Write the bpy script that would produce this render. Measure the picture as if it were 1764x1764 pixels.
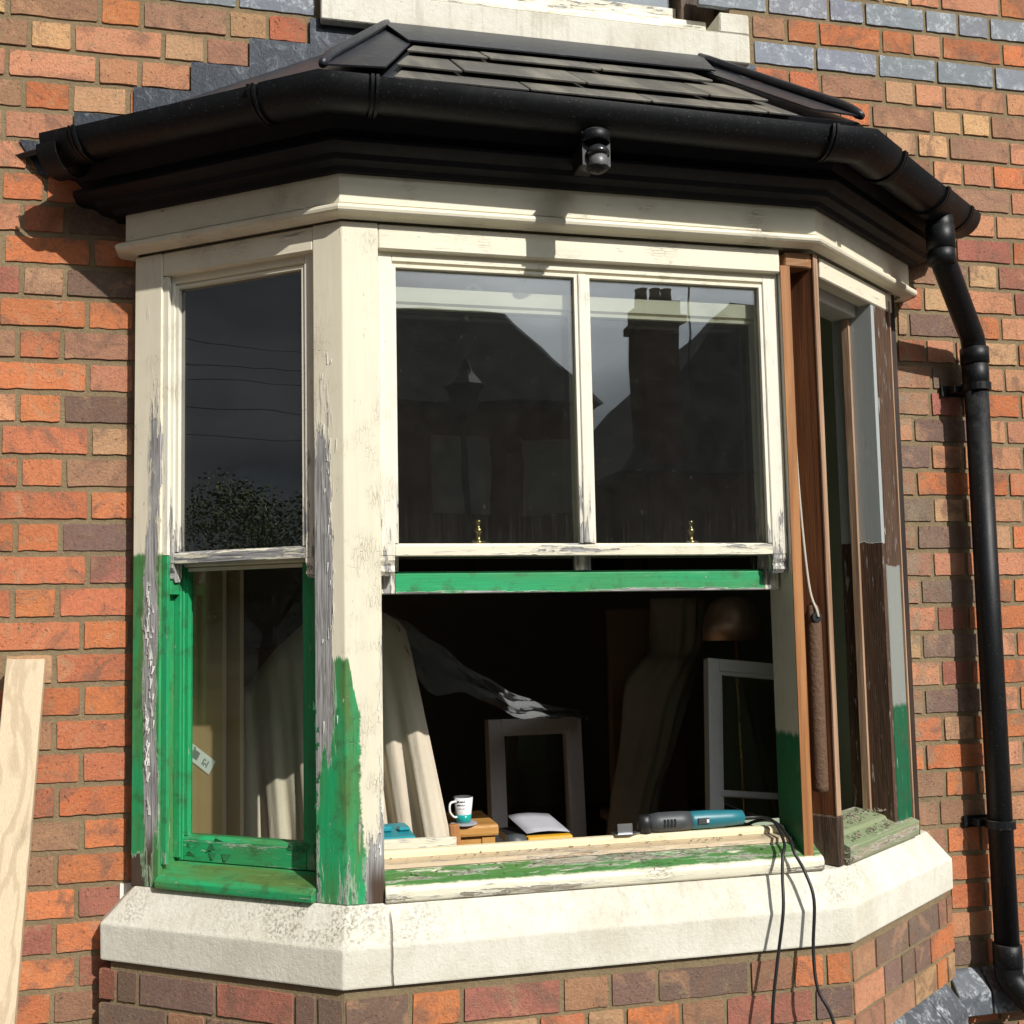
import bpy, bmesh, math, random
from mathutils import Vector, Matrix
R = random.Random(7)
for o in list(bpy.data.objects): bpy.data.objects.remove(o)
SC = bpy.context.scene
COL = SC.collection

# ---------------------------------------------------------------- camera
def cam_axes(yaw, pitch, roll):
    f = Vector((math.sin(yaw)*math.cos(pitch), math.cos(yaw)*math.cos(pitch), math.sin(pitch)))
    r = Vector((math.cos(yaw), -math.sin(yaw), 0)); u = r.cross(f)
    return (r*math.cos(roll)+u*math.sin(roll), u*math.cos(roll)-r*math.sin(roll), f)
r_, u_, f_ = cam_axes(0.217903738, 0.076483055, -0.0181163709)
cd = bpy.data.cameras.new('camera'); cam = bpy.data.objects.new('camera', cd); COL.objects.link(cam)
cam.matrix_world = Matrix(((r_.x,u_.x,-f_.x,-0.806736),(r_.y,u_.y,-f_.y,-2.7008),(r_.z,u_.z,-f_.z,1.576176),(0,0,0,1)))
cd.sensor_width = 36; cd.lens = 36*1788.687/1764
cd.shift_x = (882-829.962)/1764; cd.shift_y = (933.162-882)/1764
cd.clip_start = 0.05; cd.clip_end = 500
SC.camera = cam

# ---------------------------------------------------------------- light
MX, MZ = 0.47, 0.86                      # towards the sun: (MX, -1, MZ)
sdir = Vector((MX, -1, MZ)).normalized()
w = bpy.data.worlds.new('World'); SC.world = w; w.use_nodes = True
nt = w.node_tree; nt.nodes.clear()
wo = nt.nodes.new('ShaderNodeOutputWorld'); bg = nt.nodes.new('ShaderNodeBackground')
sky = nt.nodes.new('ShaderNodeTexSky'); sky.sky_type = 'NISHITA'; sky.sun_disc = False
sky.sun_elevation = math.asin(sdir.z); sky.sun_rotation = math.atan2(sdir.x, sdir.y)
tc = nt.nodes.new('ShaderNodeTexCoord'); mp = nt.nodes.new('ShaderNodeMapping'); mp.inputs['Scale'].default_value = (1.1,1.1,2.6)
no = nt.nodes.new('ShaderNodeTexNoise'); no.inputs['Scale'].default_value = 1.6; no.inputs['Detail'].default_value = 7; no.inputs['Roughness'].default_value = .55
cr = nt.nodes.new('ShaderNodeMapRange'); cr.inputs[1].default_value = .30; cr.inputs[2].default_value = .46
no2 = nt.nodes.new('ShaderNodeTexNoise'); no2.inputs['Scale'].default_value = 3.1; no2.inputs['Detail'].default_value = 5
rp = nt.nodes.new('ShaderNodeValToRGB'); rp.color_ramp.elements[0].position = .3; rp.color_ramp.elements[0].color = (.85,.95,1.08,1); rp.color_ramp.elements[1].position = .75; rp.color_ramp.elements[1].color = (3.1,3.2,3.3,1)
mx = nt.nodes.new('ShaderNodeMix'); mx.data_type = 'RGBA'
# clouds glow where they stand near the sun
nv = nt.nodes.new('ShaderNodeVectorMath'); nv.operation = 'NORMALIZE'
dt = nt.nodes.new('ShaderNodeVectorMath'); dt.operation = 'DOT_PRODUCT'; dt.inputs[1].default_value = sdir
mxx = nt.nodes.new('ShaderNodeMath'); mxx.operation = 'MAXIMUM'; mxx.inputs[1].default_value = 0
pw = nt.nodes.new('ShaderNodeMath'); pw.operation = 'POWER'; pw.inputs[1].default_value = 18.
ma = nt.nodes.new('ShaderNodeMath'); ma.operation = 'MULTIPLY_ADD'; ma.inputs[1].default_value = 40.0; ma.inputs[2].default_value = 1.
sc_ = nt.nodes.new('ShaderNodeVectorMath'); sc_.operation = 'SCALE'
L = nt.links
L.new(tc.outputs['Generated'], mp.inputs['Vector']); L.new(mp.outputs[0], no.inputs['Vector']); L.new(mp.outputs[0], no2.inputs['Vector'])
L.new(tc.outputs['Generated'], nv.inputs[0]); L.new(nv.outputs[0], dt.inputs[0]); L.new(dt.outputs['Value'], mxx.inputs[0]); L.new(mxx.outputs[0], pw.inputs[0]); L.new(pw.outputs[0], ma.inputs[0])
L.new(no.outputs[0], cr.inputs[0]); L.new(no2.outputs[0], rp.inputs[0]); L.new(rp.outputs[0], sc_.inputs[0]); L.new(ma.outputs[0], sc_.inputs['Scale'])
L.new(cr.outputs[0], mx.inputs[0]); L.new(sky.outputs[0], mx.inputs[6]); L.new(sc_.outputs[0], mx.inputs[7])
L.new(mx.outputs[2], bg.inputs['Color']); bg.inputs['Strength'].default_value = 0.05
L.new(bg.outputs[0], wo.inputs[0])
ld = bpy.data.lights.new('sun', 'SUN'); ld.energy = 5.0; ld.angle = math.radians(.53); ld.color = (1,.962,.905)
sun = bpy.data.objects.new('sun', ld); COL.objects.link(sun)
sun.rotation_euler = (-sdir).to_track_quat('-Z','Y').to_euler(); sun.location = (6,-12,11)
SC.view_settings.view_transform = 'Standard'; SC.view_settings.look = 'None'
SC.view_settings.exposure = -0.12; SC.view_settings.gamma = 1; SC.view_settings.use_curve_mapping = False

# ---------------------------------------------------------------- node helper
class S:
    def __init__(s, b, k): s.b = b; s.k = k
    def _m(s, op, o, rev=False): return s.b.math(op, o, s) if rev else s.b.math(op, s, o)
    def __add__(s, o): return s._m('ADD', o)
    def __radd__(s, o): return s._m('ADD', o)
    def __sub__(s, o): return s._m('SUBTRACT', o)
    def __rsub__(s, o): return s._m('SUBTRACT', o, True)
    def __mul__(s, o): return s._m('MULTIPLY', o)
    def __rmul__(s, o): return s._m('MULTIPLY', o)
class Mat:
    def __init__(s, name):
        s.m = bpy.data.materials.new(name); s.m.use_nodes = True; s.t = s.m.node_tree; s.t.nodes.clear()
        s.out = s.t.nodes.new('ShaderNodeOutputMaterial')
        g = s.t.nodes.new('ShaderNodeNewGeometry'); s.P = S(s, g.outputs['Position'])
        sp = s.t.nodes.new('ShaderNodeSeparateXYZ'); s.t.links.new(g.outputs['Position'], sp.inputs[0])
        s.x, s.y, s.z = (S(s, sp.outputs[i]) for i in range(3))
    def set(s, sock, v):
        if isinstance(v, S): s.t.links.new(v.k, sock)
        elif isinstance(v, (tuple, list)): sock.default_value = tuple(v)+(1,) if len(v) == 3 and sock.type == 'RGBA' else tuple(v)
        else: sock.default_value = v
    def math(s, op, a, b=0., c=0.):
        n = s.t.nodes.new('ShaderNodeMath'); n.operation = op
        for i, v in enumerate((a, b, c)): s.set(n.inputs[i], v)
        return S(s, n.outputs[0])
    def step(s, lo, hi, v):                      # smoothstep, lo > hi allowed
        n = s.t.nodes.new('ShaderNodeMapRange'); n.interpolation_type = 'SMOOTHSTEP'
        s.set(n.inputs[0], v); n.inputs[1].default_value = lo; n.inputs[2].default_value = hi
        return S(s, n.outputs[0])
    def win(s, v, a, b, f): return s.step(a-f, a+f, v)*s.step(b+f, b-f, v)
    def map(s, v, scale=(1,1,1), rot=0., loc=(0,0,0)):
        n = s.t.nodes.new('ShaderNodeMapping'); s.set(n.inputs[0], v); n.inputs['Scale'].default_value = scale
        n.inputs['Rotation'].default_value = (0,0,rot); n.inputs['Location'].default_value = loc
        return S(s, n.outputs[0])
    def axis(s, ax, along, across, loc=(0,0,0)):  # stretched coordinates along a grain axis
        if ax == 'z': return s.map(s.P, (across,across,along), 0, loc)
        rot = {'x':0, 'l':ANG, 'r':-ANG}[ax]      # rotate so that the board runs along x
        a = s.map(s.P, (1,1,1), rot); return s.map(a, (along,across,across), 0, loc)
    def noise(s, v, scale=1., detail=4., rough=.55, dist=0.):
        n = s.t.nodes.new('ShaderNodeTexNoise'); s.set(n.inputs['Vector'], v); n.inputs['Scale'].default_value = scale
        n.inputs['Detail'].default_value = detail; n.inputs['Roughness'].default_value = rough; n.inputs['Distortion'].default_value = dist
        return S(s, n.outputs[0])
    def cell(s, v, scale, feature='F1', rnd=1.):
        n = s.t.nodes.new('ShaderNodeTexVoronoi'); n.feature = feature; s.set(n.inputs['Vector'], v); n.inputs['Scale'].default_value = scale
        n.inputs['Randomness'].default_value = rnd
        return S(s, n.outputs['Distance'])
    def mix(s, f, a, b):
        n = s.t.nodes.new('ShaderNodeMix'); n.data_type = 'RGBA'; s.set(n.inputs[0], f); s.set(n.inputs[6], a); s.set(n.inputs[7], b)
        return S(s, n.outputs[2])
    def mul(s, a, v):
        n = s.t.nodes.new('ShaderNodeVectorMath'); n.operation = 'SCALE'; s.set(n.inputs[0], a); s.set(n.inputs['Scale'], v)
        return S(s, n.outputs[0])
    def attr(s, name):
        n = s.t.nodes.new('ShaderNodeAttribute'); n.attribute_name = name
        return S(s, n.outputs['Color']), S(s, n.outputs['Alpha'])
    def pbr(s, color, rough=.5, height=None, dist=.002, metal=0., spec=.5, coat=0., trans=0., sheen=0., bstr=1.):
        p = s.t.nodes.new('ShaderNodeBsdfPrincipled')
        s.set(p.inputs['Base Color'], color); s.set(p.inputs['Roughness'], rough); s.set(p.inputs['Metallic'], metal)
        s.set(p.inputs['Specular IOR Level'], spec); s.set(p.inputs['Coat Weight'], coat)
        if height is not None:
            bn = s.t.nodes.new('ShaderNodeBump'); bn.inputs['Distance'].default_value = dist; bn.inputs['Strength'].default_value = bstr
            s.set(bn.inputs['Height'], height); s.t.links.new(bn.outputs[0], p.inputs['Normal'])
        s.t.links.new(p.outputs[0], s.out.inputs[0]); s.p = p
        return s.m
ANG = math.atan(.675)

# ---------------------------------------------------------------- mesh helpers
def link(name, me, parent=None, mat=None, smooth=False):
    o = bpy.data.objects.new(name, me); COL.objects.link(o)
    if mat is not None and not me.materials: me.materials.append(mat)
    if smooth:
        for p in me.polygons: p.use_smooth = True
    if parent is not None: adopt(o, parent)
    return o
ORG = {}
def adopt(o, parent):
    o.parent = parent; o.matrix_parent_inverse = Matrix.Translation(-ORG.get(parent.name, Vector((0,0,0))))
def mesh(name, v, f, mat=None, parent=None, bevel=0., smooth=False, seg=1):
    me = bpy.data.meshes.new(name); me.from_pydata([tuple(p) for p in v], [], [tuple(q) for q in f]); 
    bm = bmesh.new(); bm.from_mesh(me); bmesh.ops.recalc_face_normals(bm, faces=bm.faces)
    if bevel: bmesh.ops.bevel(bm, geom=list(bm.edges), offset=bevel, segments=seg, affect='EDGES', profile=.6, clamp_overlap=True)
    if smooth == 'auto':
        for e in bm.edges:
            if len(e.link_faces) == 2 and e.calc_face_angle() > .6: e.smooth = False
    bm.to_mesh(me); bm.free(); me.update()
    return link(name, me, parent, mat, bool(smooth))
def empty(name, loc, label, cat, group=None):
    o = bpy.data.objects.new(name, None); COL.objects.link(o); o.location = loc; o.empty_display_size = .1
    ORG[o.name] = Vector(loc); return tag(o, label, cat, group)
def tag(o, label, cat, group=None):
    o['label'] = label; o['category'] = cat
    if group: o['group'] = group
    return o
def struct(o): o['kind'] = 'structure'; return o
def join(*parts):
    v, f = [], []
    for a, b in parts:
        n = len(v); v += list(a); f += [tuple(i+n for i in q) for q in b]
    return v, f
BF = [(0,1,3,2),(4,6,7,5),(0,4,5,1),(2,3,7,6),(0,2,6,4),(1,5,7,3)]
def box(x0,x1,y0,y1,z0,z1): return [Vector((x,y,z)) for x in (x0,x1) for y in (y0,y1) for z in (z0,z1)], list(BF)
def prism(pl, z0, z1):
    n = len(pl); v = [Vector((p[0],p[1],z0)) for p in pl]+[Vector((p[0],p[1],z1)) for p in pl]
    return v, [tuple(range(n)), tuple(range(n,2*n))]+[(i,(i+1)%n,n+(i+1)%n,n+i) for i in range(n)]
def xf(vf, M): return [M@p for p in vf[0]], vf[1]
CX, D, TA = .603, .325, .675
SA, CA = math.sin(ANG), math.cos(ANG); TH = math.tan(ANG/2)
class Fr:
    def __init__(s, o, u, n): s.o = Vector(o); s.u = Vector(u); s.n = Vector(n)
    def pt(s, u, d, z): p = s.o+s.u*u+s.n*d; return Vector((p.x,p.y,z))
    def box(s, u0,u1,d0,d1,z0,z1): return [s.pt(u,d,z) for u in (u0,u1) for d in (d0,d1) for z in (z0,z1)], list(BF)
    def ext(s, prof, u0, u1):                  # profile (d,z) extruded along u
        n = len(prof); v = [s.pt(u,d,z) for u in (u0,u1) for d,z in prof]
        return v, [tuple(range(n)), tuple(range(n,2*n))]+[(i,(i+1)%n,n+(i+1)%n,n+i) for i in range(n)]
FRO = Fr((0,-D,0),(1,0,0),(0,-1,0)); LEF = Fr((-CX,-D,0),(-CA,SA,0),(-SA,-CA,0)); RIG = Fr((CX,-D,0),(CA,SA,0),(SA,-CA,0))
def pcx(d): return CX+d*TH
def pwx(d): return pcx(d)+(D+d)/TA
YW = .06                                       # face of the house wall
def sweep(prof, fall=0., ends=None):           # closed profile (d,z) mitred round the bay, returned to the wall
    v = []; n = len(prof); K = (1,2,3,4) if ends else (0,1,2,3,4,5)
    for k in K:
        for d, z in prof:
            x, y = ((-pwx(d),YW+.02),(-pwx(d),0),(-pcx(d),-(D+d)),(pcx(d),-(D+d)),(pwx(d),0),(pwx(d),YW+.02))[k]
            if ends and k in (1,4):
                q = (LEF if k == 1 else RIG).pt(ends[0 if k == 1 else 1], d, z); x, y = q.x, q.y
            v.append(Vector((x,y,z-fall*x)))
    m = len(K); f = [tuple(range(n)), tuple(range((m-1)*n,m*n))]
    for k in range(m-1):
        f += [(k*n+i, k*n+(i+1)%n, (k+1)*n+(i+1)%n, (k+1)*n+i) for i in range(n)]
    return v, f
def tube(pts, r, n=10, caps=True):
    pts = [Vector(p) for p in pts]; v, f = [], []; m = len(pts); prev = None
    for i, p in enumerate(pts):
        t = (pts[min(i+1,m-1)]-pts[max(i-1,0)]).normalized()
        if prev is None: a = t.orthogonal().normalized()
        else: a = (prev-t*prev.dot(t)).normalized()
        prev = a; b = t.cross(a); rr = r[i] if isinstance(r,(list,tuple)) else r
        v += [p+(a*math.cos(2*math.pi*k/n)+b*math.sin(2*math.pi*k/n))*rr for k in range(n)]
    for i in range(m-1): f += [(i*n+k, i*n+(k+1)%n, (i+1)*n+(k+1)%n, (i+1)*n+k) for k in range(n)]
    if caps: f += [tuple(range(n)), tuple(range((m-1)*n, m*n))]
    return v, f
def lathe(prof, c, n=20, axis='z'):
    v, f = [], []; m = len(prof)
    for r, h in prof:
        for k in range(n):
            a = 2*math.pi*k/n; q = (r*math.cos(a), r*math.sin(a), h)
            if axis == 'x': q = (h, r*math.cos(a), r*math.sin(a))
            if axis == 'y': q = (r*math.cos(a), h, r*math.sin(a))
            v.append(Vector(q)+Vector(c))
    for i in range(m-1): f += [(i*n+k, i*n+(k+1)%n, (i+1)*n+(k+1)%n, (i+1)*n+k) for k in range(n)]
    f += [tuple(range(n)), tuple(range((m-1)*n, m*n))]
    return v, f
def spline(P, k=8):
    P = [Vector(p) for p in P]; Q = [P[0]*2-P[1]]+P+[P[-1]*2-P[-2]]; out = []
    for i in range(1, len(Q)-2):
        for j in range(k):
            t = j/k; a,b,c,d = Q[i-1],Q[i],Q[i+1],Q[i+2]
            out.append(.5*((2*b)+(c-a)*t+(2*a-5*b+4*c-d)*t*t+(3*b-a-3*c+d)*t**3))
    return out+[P[-1]]
def grid(rows, thick=None):
    m, n = len(rows), len(rows[0]); v = [Vector(p) for r in rows for p in r]
    return v, [(i*n+j, i*n+j+1, (i+1)*n+j+1, (i+1)*n+j) for i in range(m-1) for j in range(n-1)]
def solid(o, t):
    md = o.modifiers.new('thickness','SOLIDIFY'); md.thickness = t; md.offset = 0; return o

# ---------------------------------------------------------------- materials
MT = {}
def flat(name, color, rough=.5, metal=0., spec=.5, var=.12, scale=30., bump=.0005, coat=0.):
    b = Mat(name); n = b.noise(b.P, scale, 6, .6)
    c = b.mul(b.mix(.0, color, color), 1-var+2*var*n)
    MT[name] = b.pbr(c, b.math('ADD', rough-.05, n*.1), n, bump, metal, spec, coat); return MT[name]
def brick_mat():
    b = Mat('fired_brick'); col, sd = b.attr('bc')
    v = b.t.nodes.new('ShaderNodeVectorMath'); v.operation = 'ADD'; b.set(v.inputs[0], b.P)
    cb = b.t.nodes.new('ShaderNodeCombineXYZ'); b.set(cb.inputs[0], sd*31.); b.set(cb.inputs[2], sd*17.); b.t.links.new(cb.outputs[0], v.inputs[1])
    Q = S(b, v.outputs[0])
    big, mid, fine = b.noise(Q, 8.5, 6, .66, 1.2), b.noise(Q, 120, 6, .70), b.noise(Q, 430, 3, .65)
    tex = b.step(.38,.60,b.noise(Q, 9, 2, .5))
    c = b.mul(col, .40+.86*mid+.40*fine)
    c = b.mix(b.step(.48,.66,big)*.72, c, b.mix(mid, (.17,.10,.075), (.30,.17,.115)))
    c = b.mix(b.step(.46,.32,big)*.6, c, b.mix(mid, (.50,.25,.135), (.62,.36,.21)))
    c = b.mix(b.step(.56,.68,b.noise(Q, 46, 9, .78))*.5*tex, c, (.17,.10,.075))
    grit = b.step(.64,.74,b.noise(Q, 330, 2, .5))
    c = b.mix(grit*.4, c, (.68,.49,.36))
    pit = b.step(.38,.28,b.noise(Q, 130, 5, .68))
    c = b.mix(pit*.6, c, (.12,.06,.045))
    c = b.mix(b.step(.54,.68,b.noise(b.P, 23, 9, .78))*.75, c, b.mix(mid, (.26,.19,.10), (.40,.30,.18)))
    c = b.mul(c, .80+.40*b.noise(b.P, 2.3, 5, .6))
    smear = b.win(b.x, .9, 1.17, .06)*b.step(2.62,2.5,b.z)*b.step(.44,.60,b.noise(b.P, 21, 8, .7))*b.step(.95,1.1,b.z)
    c = b.mix(smear*.72, c, b.mix(mid, (.26,.20,.13), (.40,.33,.24)))
    h = mid*1.1+fine*.7+grit*.2-pit*1.1+big*.8
    MT['brick'] = b.pbr(c, .88, h, .0034, spec=.2)
    b = Mat('blue_brick'); Q = b.P; col, sd = b.attr('bc')
    mid, fine = b.noise(Q, 60, 7, .7), b.noise(Q, 400, 3, .6); big = b.noise(Q, 16, 4, .6, 1.)
    c = b.mul(col, .55+.9*mid)
    c = b.mix(b.step(.44,.64,big)*b.step(.42,.60,b.noise(Q, 95, 7, .75))*.8, c, (.50,.54,.57))
    c = b.mix(b.step(.02,.0,b.cell(b.map(Q,(44,44,16)), 1., 'DISTANCE_TO_EDGE'))*b.step(.45,.55,big)*.6, c, (.035,.04,.045))
    MT['blue'] = b.pbr(c, .42+.3*mid, mid+fine*.3, .003, spec=.5)
    b = Mat('lime_mortar'); a1, a2, a3 = b.noise(b.P, 9, 5, .6), b.noise(b.P, 120, 6, .7), b.noise(b.P, 600, 2, .6)
    c = b.mix(a1, (.22,.162,.09), (.37,.285,.17)); c = b.mul(c, .5+.7*a2+.35*a3)
    c = b.mix(b.step(.68,.78,b.noise(b.P, 260, 2, .5))*.5, c, (.50,.43,.31))
    MT['mortar'] = b.pbr(c, .95, a2+a3*.7, .005, spec=.15)
brick_mat()
GREEN = (.016,.335,.12); OLIVE = (.10,.165,.04); CREAM = (.79,.735,.565)
def paint(name, ax='z', base=CREAM, wear=.0, wearfn=None, green=None, gold=.35, dirt=.25, bare=((.165,.16,.155),(.44,.43,.42)), rough=.42, dark=None, crackle=.5, gcol=GREEN):
    b = Mat(name)
    g1 = b.noise(b.axis(ax, 3.2, 26), 1, 7, .68); g2 = b.noise(b.axis(ax, 14, 110), 1, 5, .6); g3 = b.noise(b.axis(ax, 11, 420), 1, 3, .6)
    blot = b.noise(b.P, 6.5, 6, .6); fine = b.noise(b.P, 240, 4, .6)
    pc = b.mul(b.mix(0., base, base), .86+.22*b.noise(b.axis(ax, 5, 60), 1, 5, .6))
    pc = b.mix(b.step(.52,.74,blot)*dirt, pc, (.46,.39,.27))
    gm = None
    if green is not None:
        gm = green(b, g1, g2)
        gc = b.mix(b.step(.36,.60,b.noise(b.axis(ax, 2.2, 14, (3,1,2)), 1, 6, .6))*gold, gcol, tuple(.55*x+.45*y for x, y in zip(gcol, OLIVE)) if gcol != GREEN else OLIVE)
        gc = b.mul(gc, .70+.55*b.noise(b.axis(ax, 9, 160), 1, 4, .6))
        pc = b.mix(gm, pc, gc)
    wv = g1*.62+g2*.38+wear
    if wearfn is not None: wv = wv+wearfn(b, g1)
    bm = b.step(.655,.675,wv)
    wood = b.mix(b.step(.35,.65,g3), bare[0], bare[1]); wood = b.mix(b.step(.6,.7,g2)*.5, wood, (.62,.61,.58))
    if dark is not None: wood = b.mix(dark(b), wood, b.mul(b.mix(g3, (.03,.018,.012), (.11,.07,.045)), 1.))
    edge = b.step(.600,.655,wv)*(1-bm)
    c = b.mix(bm, b.mix(edge*.5, pc, (.66,.63,.55)), wood)
    chip = b.step(.685,.70,b.noise(b.axis(ax, 30, 95, (5,2,8)), 1, 5, .62))*(1. if gm is None else 1.)*(1-bm)
    c = b.mix(chip*(.25 if gm is None else .85), c, b.mix(g3, (.30,.29,.26), (.62,.59,.52)))
    if gm is not None:
        c = b.mix(gm*(1-bm)*b.step(.50,.66,b.noise(b.P, 22, 7, .7))*.55, c, (.045,.085,.03))
        c = b.mix(gm*(1-bm)*b.step(.58,.70,b.noise(b.axis(ax, 12, 70, (1,7,3)), 1, 6, .7))*.45, c, (.16,.36,.19))
    ck = b.step(.06,.01,b.cell(b.axis(ax, 34, 150), 1., 'DISTANCE_TO_EDGE'))*b.step(.52,.68,blot)*crackle
    c = b.mix(ck*(1-bm)*(.28 if gm is None else .6), c, (.10,.10,.06))
    h = (1-bm)*.75-chip*.35+g3*.12*(1-bm)+g3*.35*bm+edge*.35-ck*.5+g2*.10+fine*.05
    r = bm*.42+rough+blot*.12
    MT[name] = b.pbr(c, r, h, .0022, spec=.45); return MT[name]
def gz(z, amp=.03, f=.006):                     # ragged brushed edge: green below z
    return lambda b, g1, g2: b.step(f, -f, b.z-(z-.5*amp)-amp*b.noise(b.map(b.P,(90,90,3)), 1, 5, .7))
paint('cream_sound', 'x', wear=.0, crackle=.8)
paint('cream_left', 'l', wear=.0, crackle=.6)
paint('cream_right', 'r', wear=.0, crackle=.6)
paint('cream_upright', 'z', wear=.02)
paint('post_paint', 'z', wear=-.01, gold=.95,
  green=lambda b, g1, g2: b.step(.005,-.005,b.z-1.46-.08*b.noise(b.map(b.P,(90,90,4)),1,6,.75)+b.step(-.60,-.57,b.x)*.12)
        * b.step(.003,-.003, b.x+.588-.036*b.noise(b.map(b.P,(20,20,38)),1,8,.8)-b.step(1.2,1.0,b.z)*.012),
  wearfn=lambda b, g1: .30*b.win(b.z,1.25,2.22,.14)*b.step(-.612,-.642,b.x)*b.step(2.45,1.75,b.z)
        + .16*b.step(-.542,-.520,b.x)*b.step(1.75,1.45,b.z) + .30*b.step(-.575,-.535,b.x)*b.step(1.12,1.0,b.z)
        + .10*b.step(1.2,1.0,b.z) + .13*b.step(-.643,-.668,b.x)*b.step(1.35,1.2,b.z),
  dark=lambda b: b.step(1.06,.99,b.z)*b.step(-.57,-.54,b.x))
paint('pilaster_paint', 'z', wear=.0, gold=.75, green=gz(1.757,.02),
  wearfn=lambda b, g1: .22*b.win(b.x,-1.062,-1.030,.012)*b.step(2.3,2.0,b.z)*b.step(1.0,1.15,b.z) + .12*b.step(1.9,1.75,b.z)*b.win(b.x,-1.075,-1.045,.012) + .35*b.step(1.06,1.0,b.z)*b.step(-1.06,-1.09,b.x),
  dark=lambda b: b.step(1.10,1.02,b.z))
paint('sash_cream', 'z', base=(.80,.76,.63), wear=.03, wearfn=lambda b, g1: .10*b.step(1.95,1.75,b.z))
paint('rail_worn', 'x', wear=.10)
paint('rail_worn_left', 'l', wear=.17, bare=((.10,.10,.10),(.36,.36,.36)))
paint('green_rail', 'x', base=GREEN, wear=-.02, green=lambda b,g1,g2: b.math('ADD',1.,0.), gold=.25, wearfn=lambda b,g1: .2*b.step(1.658,1.646,b.z))
paint('green_left_sash', 'z', base=GREEN, wear=-.02, green=lambda b,g1,g2: b.math('ADD',1.,0.), gold=.12, wearfn=lambda b,g1: .10*b.step(1.10,1.02,b.z))
paint('green_left_rail', 'l', base=GREEN, wear=.055, green=lambda b,g1,g2: b.math('ADD',1.,0.), gold=.45)
paint('green_left_sill', 'l', base=OLIVE, wear=-.01, green=lambda b,g1,g2: b.math('ADD',1.,0.), gold=.95)
paint('stile_right', 'z', base=(.62,.60,.52), wear=.0, gcol=(.008,.17,.07), green=gz(1.28,.045,.008), gold=.1)
paint('jamb_grey_shaded', 'z', base=(.27,.285,.26), wear=-.02, gcol=(.006,.115,.052), green=gz(1.32,.03,.008), gold=.05,  # grey and green paint darkened: shade of the turned-away face in the colour
  wearfn=lambda b, g1: .5*b.step(1.70,1.73,b.z), bare=((.045,.024,.014),(.11,.06,.033)))
paint('far_stile', 'z', base=(.40,.43,.42), wear=-.06, wearfn=lambda b, g1: .6*b.step(1.79,1.76,b.z), bare=((.045,.024,.014),(.12,.065,.036)))
paint('front_sill', 'x', base=(.74,.70,.54), wear=.035, bare=((.21,.185,.14),(.40,.35,.27)), gold=1.0, gcol=(.065,.215,.055), crackle=1.6,
  green=lambda b, g1, g2: b.step(.004,-.004, b.math('ABSOLUTE', b.y+.302)-.022-.020*b.noise(b.map(b.P,(22,40,1)),1,5,.7)+.008)*b.step(.66,.58,b.noise(b.axis('x',8,60,(4,4,4)),1,7,.72)),
  wearfn=lambda b, g1: .075*b.win(b.y,-.32,-.275,.01)+.07*b.step(.975,.962,b.z))
paint('bead_cream', 'x', base=(.80,.70,.46), wear=.02)
paint('sill_board', 'x', base=(.55,.42,.26), wear=.10, bare=((.33,.24,.15),(.55,.42,.28)))
paint('right_sill', 'r', base=(.36,.31,.22), wear=.085, gold=.7, dirt=.7, gcol=(.05,.30,.085),
  green=lambda b, g1, g2: b.step(.60,.50,b.noise(b.axis('r',3,26),1,6,.7))*.38, bare=((.20,.17,.12),(.38,.33,.25)))
def wood(name, c0, c1, ax='z', along=2.2, across=40., rough=.6, warp=.6, knots=0., bump=.0015):
    b = Mat(name); q = b.axis(ax, along, across)
    g = b.noise(q, 1, 8, .62, warp); f = b.noise(b.axis(ax, along*5, across*9), 1, 3, .6); bl = b.noise(b.P, 9, 4, .6)
    c = b.mix(b.step(.30,.70,g), c0, c1); c = b.mul(c, .72+.35*f+.2*bl)
    if knots: c = b.mix(b.step(.62,.72,bl)*knots, c, b.mul(c, .45))
    MT[name] = b.pbr(c, rough, g*.6+f*.5, bump, spec=.35); return MT[name]
wood('bare_pine', (.26,.105,.035), (.46,.21,.075), knots=.7)
wood('old_board', (.095,.036,.014), (.22,.085,.032), along=1.8, across=55, knots=.8)
wood('old_edge', (.26,.15,.09), (.50,.33,.21), knots=.4)
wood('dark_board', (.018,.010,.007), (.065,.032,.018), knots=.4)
wood('rot_and_shade', (.035,.022,.014), (.13,.085,.055), along=5, bump=.006)
wood('stool_wood', (.42,.19,.045), (.62,.33,.10), 'x', 5, 60, .4)
wood('block_wood', (.22,.10,.04), (.42,.22,.10), 'x', 6, 50, .7, knots=.8)
def plank_mat():
    b = Mat('sawn_plank'); q = b.map(b.P, (9,9,1.15), 0)
    nz = b.noise(q, 1, 3, .5, 1.1); ring = b.math('SINE', nz*30.+b.x*60.)
    f = b.noise(b.map(b.P,(420,420,14)), 1, 3, .6); bl = b.noise(b.map(b.P,(14,14,5)), 1, 4, .6)
    c = b.mix(b.step(.2,1.,ring)*.6, (.66,.53,.36), (.46,.35,.22)); c = b.mix(b.step(.60,.74,bl)*.5, c, (.27,.21,.15)); c = b.mul(c, .78+.4*f)
    MT['plank'] = b.pbr(c, .68, f, .0008, spec=.3)
plank_mat()
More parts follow.
